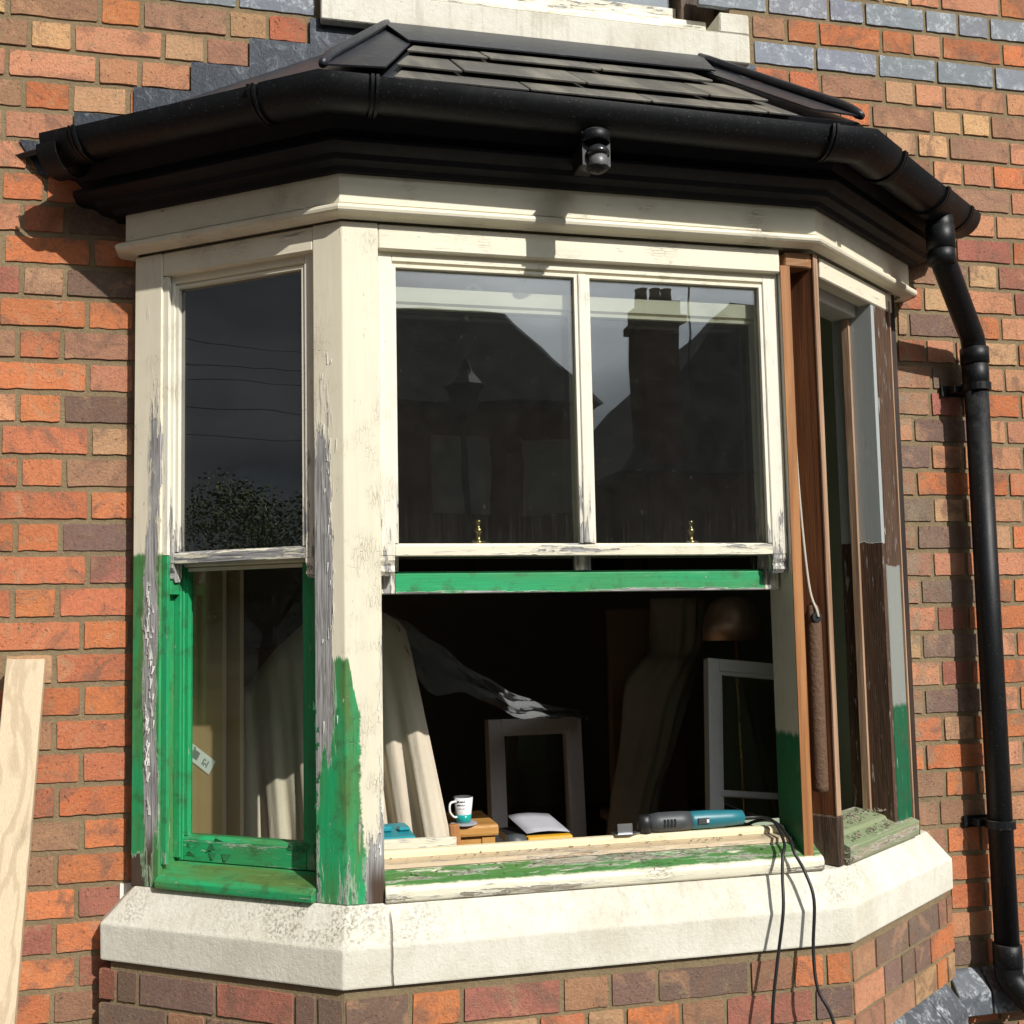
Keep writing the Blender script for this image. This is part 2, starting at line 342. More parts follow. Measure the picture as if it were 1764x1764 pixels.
def stone():
    b = Mat('painted_stone'); big, mid, fine = b.noise(b.P, 5, 5, .6), b.noise(b.P, 70, 6, .65), b.noise(b.P, 190, 4, .6)
    c = b.mix(b.step(.35,.7,big), (.74,.72,.62), (.64,.60,.49)); c = b.mul(c, .84+.26*mid)
    lich = b.step(.46,.60,b.noise(b.P, 150, 3, .65))*b.win(b.z,.872,.975,.012)
    near = b.step(.32,.05,b.math('ABSOLUTE', b.x+.63))+.22+.5*b.step(.14,.03,b.math('ABSOLUTE', b.x-.64))+.6*b.step(-1.0,-1.12,b.x)
    c = b.mix(lich*near*.62*b.step(.35,.6,b.noise(b.P, 16, 5, .6)), c, (.20,.175,.12))
    c = b.mix(b.step(.52,.72,b.noise(b.map(b.P,(22,22,5)), 1, 6, .65))*.35, c, (.53,.49,.38))
    c = b.mix(b.step(.66,.70,b.noise(b.P, 30, 6, .7))*.6, c, (.46,.42,.36))
    c = b.mix(b.step(.50,.66,b.noise(b.map(b.P,(45,45,3.5)), 1, 7, .7))*b.step(.80,.90,b.z)*.30, c, (.36,.32,.24))
    c = b.mix(b.step(.60,.64,b.noise(b.P, 52, 7, .75))*.35, c, (.42,.39,.33))
    ck = b.step(.004,.001,b.math('ABSOLUTE', b.x+.512-.006*b.noise(b.map(b.P,(1,1,40)),1,4,.6)))*b.step(-.33,-.345,b.y)
    c = b.mix(ck*.8, c, (.16,.13,.10))
    MT['stone'] = b.pbr(c, .85, mid*.5+fine*.4-ck, .0026, spec=.2)
stone()
def slate():
    b = Mat('roof_slate'); st = b.noise(b.map(b.P,(14,2,2)), 1, 5, .6); f = b.noise(b.P, 160, 5, .65); big = b.noise(b.P, 7, 3, .5)
    c = b.mix(b.step(.42,.70,st)*.7, (.085,.082,.072), (.21,.195,.155)); c = b.mul(c, .75+.35*f+.35*big)
    MT['slate'] = b.pbr(c, .6, f, .0012, spec=.4)
    b = Mat('lead_sheet'); n = b.noise(b.P, 26, 8, .72, .8); f = b.noise(b.P, 120, 4, .65)
    c = b.mix(b.step(.50,.74,n), (.022,.028,.038), (.11,.128,.15)); c = b.mul(c, .7+.6*f)
    MT['lead'] = b.pbr(c, .42+.2*f, n+f*.4, .0025, .35, .5)
    b = Mat('lead_dark'); n = b.noise(b.P, 30, 6, .6); c = b.mix(b.step(.55,.8,n), (.026,.030,.038), (.10,.112,.13)); MT['lead_dark'] = b.pbr(c, .42, n, .002, .2, .5)
slate()
def black():
    b = Mat('black_plastic'); n = b.noise(b.map(b.P,(30,30,9)), 1, 6, .6); d = b.step(.66,.70,b.noise(b.P, 210, 2, .5))
    g = b.t.nodes.new('ShaderNodeNewGeometry'); sn = b.t.nodes.new('ShaderNodeSeparateXYZ'); b.t.links.new(g.outputs['Normal'], sn.inputs[0]); up = S(b, sn.outputs[2])
    dust = b.step(.35,.95,up)*b.step(.38,.62,b.noise(b.P, 34, 7, .7)); dr = b.step(.60,.70,b.noise(b.map(b.P,(70,70,5)), 1, 5, .65))
    c = b.mix(b.step(.55,.8,n)*.5, (.0055,.0065,.008), (.018,.019,.021)); c = b.mix(d*.25, c, (.22,.21,.19)); c = b.mix(dust*.4+dr*.05, c, (.13,.125,.115))
    MT['plastic'] = b.pbr(c, .36+.22*n+dust*.3, n, .0008, spec=.3)
    b = Mat('black_gloss_paint'); n = b.noise(b.P, 40, 6, .65); e = b.step(.56,.72,b.noise(b.axis('x',9,60),1,6,.7))
    c = b.mix(e*.3, (.0035,.004,.0055), (.035,.036,.042)); MT['blackpaint'] = b.pbr(c, .45+.25*n, n, .0015, spec=.25)
black()
def glass(name, dirt=.05, tint=(.93,.96,.94), streak=0., f0=.10):
    b = Mat(name); t = b.t
    lw = t.nodes.new('ShaderNodeLayerWeight'); lw.inputs['Blend'].default_value = .5
    F = b.math('POWER', S(b, lw.outputs['Facing']), 5.)*(.95-f0)+f0
    tr = t.nodes.new('ShaderNodeBsdfTransparent'); tr.inputs[0].default_value = tint+(1,)
    gl = t.nodes.new('ShaderNodeBsdfGlossy'); gl.inputs['Roughness'].default_value = 0.
    wv = b.noise(b.P, 3.0, 2, .4); bn = t.nodes.new('ShaderNodeBump'); bn.inputs['Distance'].default_value = .0022; bn.inputs['Strength'].default_value = .45
    b.set(bn.inputs['Height'], wv); t.links.new(bn.outputs[0], gl.inputs['Normal'])
    m1 = t.nodes.new('ShaderNodeMixShader'); b.set(m1.inputs[0], F); t.links.new(tr.outputs[0], m1.inputs[1]); t.links.new(gl.outputs[0], m1.inputs[2])
    df = t.nodes.new('ShaderNodeBsdfDiffuse'); df.inputs[0].default_value = (.55,.55,.50,1)
    sp = b.step(.72,.77,b.noise(b.P, 95, 3, .5)); mot = b.noise(b.P, 140, 6, .75); st = b.step(.45,.7,b.noise(b.map(b.P,(160,160,6)),1,4,.6))
    dk = b.math('ADD', b.noise(b.P, 26, 5, .6)*dirt, b.step(.70,.74,b.noise(b.P, 62, 2, .5))*dirt*2.5)+mot*dirt*.35+b.step(.16,.0,b.z-1.76)*st*streak*b.step(-.01,.01,b.z-1.76)
    m2 = t.nodes.new('ShaderNodeMixShader'); b.set(m2.inputs[0], dk); t.links.new(m1.outputs[0], m2.inputs[1]); t.links.new(df.outputs[0], m2.inputs[2])
    t.links.new(m2.outputs[0], b.out.inputs[0]); MT[name] = b.m
glass('glass_front', .014, streak=.012, f0=.22); glass('glass_clean', .006); glass('glass_tinted', .003, f0=.13, tint=(.09,.095,.09));  glass('glass_left', .003, f0=.035); glass('glass_left_upper', .006, tint=(.30,.31,.30), streak=.02, f0=.38)
def cloth(name, c, fold=0., thin=0.):
    b = Mat(name); wv = b.noise(b.map(b.P,(500,500,500)),1,2,.5); bl = b.noise(b.P, 8, 5, .6); cr = b.noise(b.map(b.P,(26,26,7)), 1, 6, .6, .5)
    col = b.mul(b.mix(0.,c,c), .75+.3*bl+.15*wv); m = b.pbr(col, .9, wv*.3+cr*.9, .004, spec=.15)
    if thin:
        t = b.t; tr = t.nodes.new('ShaderNodeBsdfTransparent'); mxs = t.nodes.new('ShaderNodeMixShader'); mxs.inputs[0].default_value = thin
        t.links.new(b.p.outputs[0], mxs.inputs[1]); t.links.new(tr.outputs[0], mxs.inputs[2]); t.links.new(mxs.outputs[0], b.out.inputs[0])
    MT[name] = m
cloth('dust_cloth', (.62,.54,.42)); cloth('sheer_cloth', (.26,.27,.27), thin=.5); cloth('white_drape', (.42,.38,.28))
flat('brass', (.62,.46,.20), .28, 1., var=.15); flat('chrome_brass', (.80,.72,.48), .25, 1.)
flat('copper', (.66,.50,.36), .42, .8); flat('iron', (.15,.085,.05), .8, .3, bump=.004, scale=90, var=.35)
flat('white_upvc', (.88,.89,.90), .35); flat('grey_frame', (.78,.78,.74), .5)
flat('cord_white', (.52,.47,.38), .9, bump=.002, scale=500); flat('rubber', (.016,.016,.017), .45); flat('teal', (.02,.16,.20), .42); flat('teal_box', (.012,.25,.30), .4)
flat('grey_plastic', (.055,.06,.065), .5, var=.3); flat('steel', (.55,.56,.58), .3, .9); flat('yellow', (.72,.36,.02), .45); flat('paper', (.36,.36,.39), .8)
flat('mdf', (.46,.295,.145), .8, var=.10, scale=14); flat('mdf_edge', (.55,.42,.27), .85, var=.2, scale=300); flat('sticker', (.85,.85,.83), .5, var=.03); flat('ink', (.05,.07,.07), .6); flat('ink_green', (.03,.25,.10), .6)
flat('ceramic', (.86,.86,.85), .15); flat('ceramic_teal', (.02,.36,.33), .15); flat('wall_sage', (.40,.48,.35), .85, var=.08, scale=6); flat('wall_back', (.42,.40,.33), .85); flat('ceiling_white', (.70,.70,.66), .9)
flat('floor_wood', (.24,.15,.085), .6); flat('lens', (.13,.13,.135), .4); flat('dome', (.025,.026,.028), .22)
flat('render_shade', (.30,.27,.23), .9, var=.2, scale=20, spec=0.); flat('opp_slate', (.07,.07,.075), .8, var=.45, scale=9, spec=0.); flat('opp_brick', (.13,.075,.055), .9, var=.35, scale=14, spec=0.); flat('terracotta', (.14,.07,.05), .8, spec=0.)
flat('bark', (.07,.05,.035), .95, bump=.02, scale=20); flat('leaf', (.05,.085,.02), .6, var=.5, scale=3); flat('wire', (.02,.02,.02), .6); flat('paving', (.10,.094,.085), .9, var=.2, scale=5); flat('tarmac', (.05,.05,.05), .95, var=.2)
flat('caulk', (.78,.76,.68), .6); flat('white_flake', (.80,.79,.73), .6); flat('green_flake', (.03,.17,.065), .5); flat('debris', (.24,.20,.15), .9, var=.5, scale=200)
BRICKS=[
(0,[8,8,8],[-1.248,-1.051,-0.844,-0.631]),
(1,[3,5,0,5,4,1],[-1.482,-1.421,-1.197,-1.091,-0.869,-0.765,-0.656]),
(2,[5,3,2,4,5],[-1.481,-1.368,-1.262,-1.037,-0.928,-0.810]),
(3,[2,2,2,2],[-1.541,-1.421,-1.201,-1.095,-0.964]),
(4,[5,0,4,0],[-1.512,-1.381,-1.264,-1.125,-1.023]),
(5,[4,2,2],[-1.531,-1.427,-1.256,-1.146]),
(6,[2,2,5],[-1.509,-1.365,-1.255,-1.138]),
(7,[4,0,0],[-1.530,-1.430,-1.325,-1.106]),
(8,[2,1,6],[-1.486,-1.378,-1.273,-1.101]),
(9,[4,0,0],[-1.527,-1.424,-1.210,-1.099]),
(10,[7,4,6],[-1.483,-1.377,-1.273,-1.071]),
(11,[1,0,0],[-1.528,-1.433,-1.219,-1.104]),
(12,[5,1,5],[-1.593,-1.385,-1.279,-1.070]),
(13,[1,0,2],[-1.532,-1.438,-1.216,-1.103]),
(14,[2,0,6],[-1.583,-1.381,-1.276,-1.069]),
(15,[2,1,4],[-1.522,-1.423,-1.210,-1.101]),
(16,[0,1,5],[-1.580,-1.375,-1.270,-1.068]),
(17,[0,1,0],[-1.526,-1.426,-1.209,-1.100]),
(18,[0,0,6],[-1.589,-1.383,-1.277,-1.067]),
(19,[0,1,7],[-1.529,-1.430,-1.212,-1.102]),
(20,[1,0,1],[-1.592,-1.386,-1.282,-1.073]),
(21,[2,1,0],[-1.532,-1.430,-1.223,-1.108]),
(22,[1,4,1],[-1.608,-1.406,-1.287,-1.079]),
(23,[1,0,0],[-1.529,-1.425,-1.221,-1.107]),
(24,[1,5,1],[-1.605,-1.390,-1.286,-1.078]),
(25,[2,1,1],[-1.532,-1.428,-1.222,-1.109]),
(26,[0,1,0],[-1.588,-1.381,-1.277,-1.077]),
(27,[0,5,0],[-1.529,-1.426,-1.219,-1.108]),
(28,[1,5,0],[-1.585,-1.385,-1.279,-1.076]),
(29,[0,0,7],[-1.481,-1.377,-1.230,-1.096]),
(30,[1,7,0],[-1.594,-1.392,-1.280,-1.075]),
(31,[0,0,7],[-1.504,-1.405,-1.227,-1.102]),
(32,[1,0,5],[-1.590,-1.389,-1.283,-1.081]),
(33,[0,1,0],[-1.500,-1.396,-1.228,-1.080]),
(-3,[4,3,2,2,0],[0.881,1.118,1.218,1.327,1.546,1.780]),
(-2,[8,8,8,8,8,8,8],[0.494,0.725,0.931,1.054,1.266,1.385,1.500,1.719]),
(-1,[5,1,0,0,2,1,0],[0.668,0.785,0.893,1.109,1.219,1.323,1.542,1.648]),
(0,[8,8,8,8,8],[0.671,0.879,1.093,1.299,1.509,1.718]),
(1,[1,1,5,4,2,2,2],[0.673,0.785,0.892,1.111,1.217,1.322,1.546,1.647]),
(2,[1,0,5,3,3,5],[0.846,0.951,1.062,1.275,1.380,1.484,1.685]),
(3,[5,4,3,5,2],[0.907,1.107,1.217,1.329,1.548,1.647]),
(4,[5,2,2,0],[1.061,1.266,1.374,1.481,1.685]),
(5,[2,2,5,2],[1.117,1.216,1.322,1.541,1.642]),
(6,[5,2,2,2],[1.062,1.268,1.373,1.481,1.688]),
(7,[2,5,7,1],[1.128,1.229,1.333,1.537,1.635]),
(8,[5,6,3,7],[1.063,1.264,1.371,1.479,1.683]),
(9,[5,1,4,2,7],[1.030,1.119,1.210,1.327,1.532,1.635]),
(10,[4,6,0,2],[1.114,1.156,1.371,1.479,1.683]),
(11,[1,2,2,4,0],[1.110,1.211,1.312,1.332,1.536,1.634]),
(12,[5,6,2,2],[1.017,1.225,1.378,1.482,1.693]),
(13,[5,7,0,0],[1.032,1.216,1.326,1.534,1.634]),
(14,[2,6,2,2],[1.047,1.154,1.372,1.479,1.692]),
(15,[6,2,2,0],[1.043,1.209,1.322,1.531,1.637]),
(16,[5,0,0,1],[1.058,1.153,1.368,1.475,1.691]),
(17,[6,4,2,1],[1.034,1.208,1.316,1.523,1.632]),
(18,[5,6,4,0],[1.049,1.147,1.368,1.477,1.690]),
(19,[5,2,2,1],[1.026,1.197,1.310,1.522,1.631]),
(20,[5,6,0,0],[1.041,1.151,1.363,1.471,1.684]),
(21,[2,7,0,0],[1.026,1.200,1.308,1.520,1.630]),
(22,[4,6,2,0],[1.041,1.145,1.363,1.471,1.681]),
(23,[2,7,0,0],[1.027,1.205,1.310,1.521,1.629]),
(24,[5,6,2,0],[1.042,1.144,1.363,1.470,1.681]),
(25,[1,4,0,1],[1.019,1.203,1.310,1.522,1.628]),
(26,[0,0,2,1],[1.033,1.137,1.364,1.474,1.678]),
(27,[5,0,2,1],[1.019,1.200,1.309,1.523,1.630]),
(28,[5,5,2,1],[1.005,1.175,1.364,1.473,1.679]),
(29,[5,0,0,1],[1.020,1.195,1.311,1.522,1.631]),
(30,[2,1,0,1],[1.054,1.173,1.361,1.470,1.675]),
(31,[1,0,1,1],[1.049,1.197,1.311,1.521,1.627]),
(32,[0,2,1,0],[1.063,1.175,1.359,1.471,1.675]),
(33,[5,6,1,5],[1.068,1.197,1.310,1.520,1.628])]

# ---------------------------------------------------------------- setting
gp = struct(mesh('ground', *box(-40,40,-60,.2,-.2,0), MT['paving']))
rd = struct(mesh('road', *box(-40,40,-11,-5.5,-.1,.004), MT['tarmac']))

# ---------------------------------------------------------------- brick house
CC = {'o':(.60,.205,.085),'r':(.53,.185,.09),'p':(.58,.27,.15),'y':(.67,.41,.20),'k':(.52,.31,.17),'b':(.36,.195,.118),'d':(.215,.145,.112),'m':(.38,.145,.10),'g':(.17,.19,.22)}
def bcol(c):
    a = CC[c]; k = R.uniform(.86,1.14); return tuple(x*k*R.uniform(.95,1.05) for x in a)+(R.random(),)
def brick_mesh(u0,u1,z0,z1,fn,lift=0.):
    w = u1-u0; n = 9 if w > .15 else 5; c = R.uniform(.0008,.0026); J = lambda s=.0013: R.uniform(-s,s)
    P = []
    for i in range(n+1):
        t = i/n; P.append((u0+(c if i == 0 else -c if i == n else 0)+w*t, z0+J()+(R.uniform(0,.0012) if 0 < i < n else 0)))
    P.append((u1+J(), z0+c+R.uniform(0,.004))); P.append((u1+J(), z1-c-R.uniform(0,.004)))
    for i in range(n,-1,-1):
        t = i/n; P.append((u0+(c if i == 0 else -c if i == n else 0)+w*t, z1+J()))
    P.append((u0+J(), z1-c-R.uniform(0,.004))); P.append((u0+J(), z0+c+R.uniform(0,.004)))
    m = len(P); uc, zc = (u0+u1)/2, (z0+z1)/2; q = .0011
    d0 = lift+R.uniform(-.0006,.0014); tx, tz = R.uniform(-.006,.006), R.uniform(-.012,.012)
    v = [fn(u+(q if u < uc else -q), d0+tx*(u-uc)+tz*(z-zc), z+(q if z < zc else -q)) for u, z in P]+[fn(u, -.013, z) for u, z in P]
    return v, [tuple(range(m))]+[(i,(i+1)%m,m+(i+1)%m,m+i) for i in range(m)]
def set_bc(me, cols):
    a = me.color_attributes.new('bc','FLOAT_COLOR','POINT'); a.data.foreach_set('color', [x for c in cols for x in c])
def add_brick(parent, u0,u1,z0,z1,fn,code,lift=0.,name='brick'):
    v, f = brick_mesh(u0,u1,z0,z1,fn,lift); o = mesh(name, v, f, MT['blue'] if code == 'g' else MT['brick'], parent)
    c = bcol(code); set_bc(o.data, [c]*len(o.data.vertices)); return o
house = empty('brick_house', (0,.14,0), 'red brick house wall with two bands of blue brick', 'house')
WALLF = lambda u, d, z: Vector((u,YW-d,z))
CH, CZ = .08178, 3.2361                        # course height, bottom of the lower blue course
core = mesh('house_wall', *join(box(-4.2,-1.02,.0638,.34,0,6.4), box(1.02,4.2,.0638,.34,0,6.4), box(-1.02,1.02,.0638,.34,2.66,3.255),
      box(-1.02,-.575,.0638,.34,3.255,4.95), box(.60,1.02,.0638,.34,3.255,4.95), box(-1.02,1.02,.0638,.34,4.95,6.4)), MT['mortar'], house)
core['label'] = 'brown mortar joints of the house wall'
done = {}
for k, cs, xs in BRICKS:
    z0 = CZ-CH*k
    for i, c in enumerate(cs): add_brick(core, xs[i]+.0056, xs[i+1]-.0056, z0+.0066, z0+.0752, WALLF, 'orpykbdmg'[c])
    e = done.setdefault(k, [None, None])
    if xs[0] < 0: e[0] = (xs[0], xs[-1])
    else: e[1] = (xs[0], xs[-1])
SV, SF, SCOL = [], [], []; GV, GF, GC = [], [], []
def auto(u0, u1, k):
    z0 = CZ-CH*k; u = u0+(R.choice((0,.05,.1)))
    first = True
    while u < u1-.05:
        w_ = R.choice((.110,.220,.220)); e = min(u+w_, u1)
        a = u0 if first else u; first = False
        if e-a > .04:
            g = k in (0,-2); vv, ff = box(a+.0056, e-.0056, YW-R.uniform(0,.002), .072, z0+.0066, z0+.0752)
            V, F_, C = (GV,GF,GC) if g else (SV,SF,SCOL); n = len(V); V += vv; F_ += [tuple(i+n for i in q) for q in ff]
            C += [bcol('g' if g else R.choice('oorrppkbbmdy'))]*8
        u = e
for k in range(-36, 40):
    z = CZ-CH*k
    l, r = done.get(k, [None, None])
    hw = 1.02 if z+.04 < 2.66 else (.66 if 3.2 < z+.01 < 4.9 else 0.)
    if z > 6.2: continue
    if l: auto(-4.1, l[0], k)
    elif hw: auto(-4.1, -hw, k)
    else: auto(-4.1, r[0] if r else 4.1, k)
    if r: auto(r[1], 4.1, k)
    elif hw: auto(hw, 4.1, k)
    elif l: auto(l[1]+.0, 4.1, k)
    if l and r and z+.04 > 2.66 and k > 0: auto(l[1], r[0], k)
for nm, V, F_, C, m in (('brick_field', SV,SF,SCOL,'brick'), ('blue_brick_field', GV,GF,GC,'blue')):
    o = mesh(nm, V, F_, MT[m], core); set_bc(o.data, C); o['kind'] = 'stuff'
# white paint left on the wall beside the stone sill
mesh('paint_patch', *prism([(-1.128,.066),(-1.09,.066),(-1.09,.0565),(-1.128,.0565)], .845, .945), MT['caulk'], core)
# masonry under the bay
bcore = mesh('bay_base', *sweep([(.0315,0),(.0315,.783),(-.2,.783),(-.2,0)]), MT['mortar'], house)
def cants(fr): return lambda u, d, z: fr.pt(u, .028+.007+d, z)
ROWS = [
 (.762, [('L','mddmdd',[.664,.608,.543,.324,.1146,.0584,-.012]), ('F','dombddboo',[-.614,-.468,-.352,-.12,-.006,.11,.343,.456,.541,.614]), ('R','bddbb',[-.012,.125,.336,.55,.615,.664])]),
 (.683, [('L','dbdm',[.664,.46,.352,.13,-.012]), ('F','pmkrkobmd',[-.614,-.458,-.348,-.177,-.064,.03,.166,.279,.5085,.614]), ('R','pdddo',[-.012,.171,.2795,.371,.483,.664])]),
 (.604, [('L','mdbd',[.664,.55,.33,.11,-.012]), ('F','dbomdrbp',[-.614,-.39,-.28,-.05,.06,.29,.40,.52,.614]), ('R','bbkok',[-.012,.16,.36,.52,.60,.664])]),
]
FRM = {'L':LEF,'F':FRO,'R':RIG}
for zt, lst in ROWS:
    for fk, cs, us in lst:
        for i, c in enumerate(cs):
            a, b_ = sorted((us[i], us[i+1])); add_brick(bcore, a+.0048, b_-.0048, zt-.0735, zt-.003, cants(FRM[fk]), c)
# splayed blue plinth bricks, on the wall and round the bay
plp = [(.026,.530),(.040,.522),(.086,.470),(.088,.415),(.026,.415)]
for fk, us in (('L',[.0,.22,.44,.66]),('F',[-.62,-.40,-.18,.04,.26,.48,.62]),('R',[-.0,.225,.45,.60])):
    for i in range(len(us)-1):
        o = mesh('plinth_brick', *FRM[fk].ext([(d,z+R.uniform(-.001,.001)) for d,z in plp], us[i]+.004, us[i+1]-.004), MT['blue'], bcore, bevel=.003)
        set_bc(o.data, [tuple(x*.42 for x in CC['g'])+(R.random(),)]*len(o.data.vertices))
WF = Fr((0,YW,0),(1,0,0),(0,-1,0)); wpp = [(0,.538),(.012,.533),(.056,.482),(.059,.420),(0,.420)]
for a in [1.165+.115*i for i in range(25)]+[-1.33-.115*i for i in range(24)]:
    o = mesh('plinth_brick', *WF.ext([(d,z) for d,z in wpp], a+.004, a+.111), MT['blue'], core, bevel=.003)
    set_bc(o.data, [tuple(x*.55 for x in CC['g'])+(R.random(),)]*len(o.data.vertices))

# ---------------------------------------------------------------- room behind the window
def rm(n, bx, m): return struct(mesh(n, *bx, MT[m]))
rm('room_floor', prism([(-2.7,4.3),(2.35,4.3),(2.35,.34),(1.02,.34),(1.02,-.0),(.50,-.12),(-.50,-.12),(-1.02,.0),(-1.02,.34),(-2.7,.34)], .25, .30), 'floor_wood')
rm('room_back_wall', box(-2.8,2.45,4.3,4.4,.25,2.95), 'wall_back'); rm('room_left_wall', box(-2.8,-2.7,.341,4.299,.301,2.949), 'wall_sage')
rm('room_right_wall', box(2.35,2.45,.341,4.299,.301,2.949), 'wall_sage'); rm('room_ceiling', box(-2.8,2.45,.341,4.4,2.951,3.0), 'ceiling_white')
rm('room_front_lining', join(box(-2.7,-1.022,.341,.36,.301,2.95), box(1.022,2.349,.341,.36,.301,2.95), box(-1.02,1.02,.341,.36,2.66,2.95)), 'wall_sage')
rm('bay_ceiling', prism([(-1.015,.34),(1.015,.34),(1.015,.02),(.56,-.22),(-.56,-.22),(-1.015,.02)], 2.60, 2.63), 'ceiling_white')
rm('window_reveal_lining', join(box(-1.019,-1.010,.08,.339,.301,2.599), prism([(.935,.01),(.950,.01),(1.018,.34),(1.003,.34)], .301, 2.599)), 'wall_sage')

# ---------------------------------------------------------------- bay window
bay = empty('bay_window', (0,-.2,.78), 'canted bay window with peeling cream and green painted timber, sashes partly dismantled', 'bay window')
mesh('stone_sill', *sweep([(.045,.783),(.046,.868),(.040,.878),(.002,.950),(-.17,.958),(-.17,.783)]), MT['stone'], bay, bevel=.004, seg=2)
# frieze board and bead
frz = [(.020,2.5535),(.020,2.632),(-.10,2.632),(-.10,2.53),(0.012,2.53),(.012,2.5535)]
mesh('frieze', *sweep(frz), MT['cream_sound'], bay)
bead = [(.0125,2.5485),(.024,2.549),(.0295,2.5475),(.0335,2.544),(.035,2.538),(.0335,2.532),(.0295,2.528),(.024,2.5265),(.0125,2.524),(.003,2.520),(.003,2.5475)]
mesh('bead_moulding', *sweep(bead), MT['cream_sound'], bay)
# left corner post, left pilaster
pl = [LEF.pt(.078,0,0), Vector((-CX,-D,0)), FRO.pt(-.518,0,0), FRO.pt(-.518,-.125,0), Vector((-pcx(-.125),-(D-.125),0)), LEF.pt(.078,-.125,0)]
mesh('corner_post', *prism([(p.x,p.y) for p in pl], .951, 2.516), MT['post_paint'], bay, bevel=.0025, seg=2)
mesh('wall_casing', *LEF.box(.513,.598,-.125,0,.949,2.516), MT['pilaster_paint'], bay, bevel=.003)
mesh('casing_return', *box(-1.096,-1.06,.008,.075,.949,2.516), MT['pilaster_paint'], bay)
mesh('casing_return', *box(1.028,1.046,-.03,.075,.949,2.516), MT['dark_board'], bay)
# head boards
mesh('head_board', *LEF.box(.0785,.5125,-.12,-.001,2.457,2.5155), MT['cream_left'], bay, bevel=.003)
mesh('head_board', *FRO.box(-.5175,.517,-.12,-.001,2.455,2.5155), MT['cream_sound'], bay, bevel=.003)
mesh('head_board', *RIG.box(.060,.525,-.045,-.001,2.460,2.5155), MT['cream_right'], bay, bevel=.003)
mesh('inner_head', *RIG.box(.05,.383,-.12,-.05,2.430,2.512), MT['stile_right'], bay, bevel=.002)
def sash(name, fr, u0,u1,z0,z1,d0,d1,sl,sr,top,bot,mats,gm,bar=None,horn=True,parent=bay):
    s = mesh(name, *join(fr.box(u0,u0+sl,d0,d1,z0,z1), fr.box(u1-sr,u1,d0,d1,z0,z1)), MT[mats[0]], parent, bevel=.002)
    mesh('top_rail', *fr.ext([(d1,z1-top+.006),(d1,z1),(d0,z1),(d0,z1-top),(d1-.012,z1-top)], u0+sl, u1-sr), MT[mats[1]], s)
    mesh('bottom_rail', *fr.ext([(d1,z0),(d1,z0+bot-.006),(d1-.012,z0+bot),(d0,z0+bot),(d0,z0)], u0+sl, u1-sr), MT[mats[2]], s, bevel=.0015)
    a, b_ = u0+sl, u1-sr
    if bar is not None:
        mesh('glazing_bar', *fr.ext([(d1,z0+bot+.0),(d1,z1-top),(d0,z1-top),(d0,z0+bot)], bar-.011, bar+.011), MT[mats[0]], s, bevel=.002)
        cells = ((a,bar-.011),(bar+.011,b_))
    else: cells = ((a,b_),)
    dm = (d0+d1)/2-.002
    for p, q in cells:
        mesh('glass_pane', *fr.box(p-.004,q+.004,dm-.002,dm+.002,z0+bot-.004,z1-top+.004), MT[gm], s)
    # putty fillets round the glass
    for p, q in cells:
        for e0, e1 in ((p, p+.009), (q-.009, q)): mesh('putty', *fr.box(e0,e1,dm+.0025,d1-.004,z0+bot,z1-top), MT[mats[0]], s)
        mesh('putty', *fr.box(p+.009,q-.009,dm+.0025,d1-.004,z1-top-.008,z1-top), MT[mats[1]], s)
    if horn:
        for e0, e1 in ((u0,u0+sl),(u1-sr,u1)):
            hp = [(d1,z0),(d0,z0),(d0,z0-.030),(d0+.008,z0-.044),(d1-.010,z0-.046),(d1-.002,z0-.036),(d1-.006,z0-.022),(d1,z0-.010)]
            mesh('horn', *fr.ext(hp, e0+.001, e1-.001), MT[mats[0]], s)
    return s
us = sash('upper_sash', FRO, -.517,.517,1.731,2.470,-.052,-.018,.034,.042,.042,.030,('sash_cream','cream_sound','rail_worn'),'glass_front',-.011)
us['label'] = 'cream two-pane upper sash in the front of the bay'
ls = sash('lower_sash', FRO, -.514,.512,1.644,2.386,-.100,-.062,.036,.040,.042,.053,('sash_cream','cream_sound','green_rail'),'glass_tinted',-.011,horn=False)
ls['label'] = 'lower sash pushed up behind the upper one, its bottom rail green'
ul = sash('upper_sash', LEF, .079,.512,1.731,2.470,-.052,-.018,.034,.024,.036,.030,('sash_cream','cream_left','rail_worn_left'),'glass_left_upper',None)
ul['label'] = 'single-pane upper sash in the left side of the bay'
ll = sash('lower_sash', LEF, .079,.512,1.004,1.762,-.100,-.062,.062,.022,.040,.060,('green_left_sash','cream_left','green_left_rail'),'glass_left',None,horn=False)
ll['label'] = 'closed lower sash with green frame in the left side of the bay'
# green painted stops in the left opening
mesh('stop_bead', *LEF.box(.494,.5125,-.060,-.053,1.012,1.728), MT['green_left_sash'], bay, bevel=.001)
mesh('stop_bead', *LEF.box(.497,.5125,-.017,-.006,1.005,1.75), MT['green_left_sash'], bay, bevel=.001)
mesh('stop_bead', *LEF.box(.497,.5125,-.017,-.006,1.752,2.455), MT['sash_cream'], bay, bevel=.001)
mesh('sash_stop', *LEF.box(.4955,.5115,-.053,-.018,1.655,1.690), MT['green_left_sash'], bay, bevel=.002)
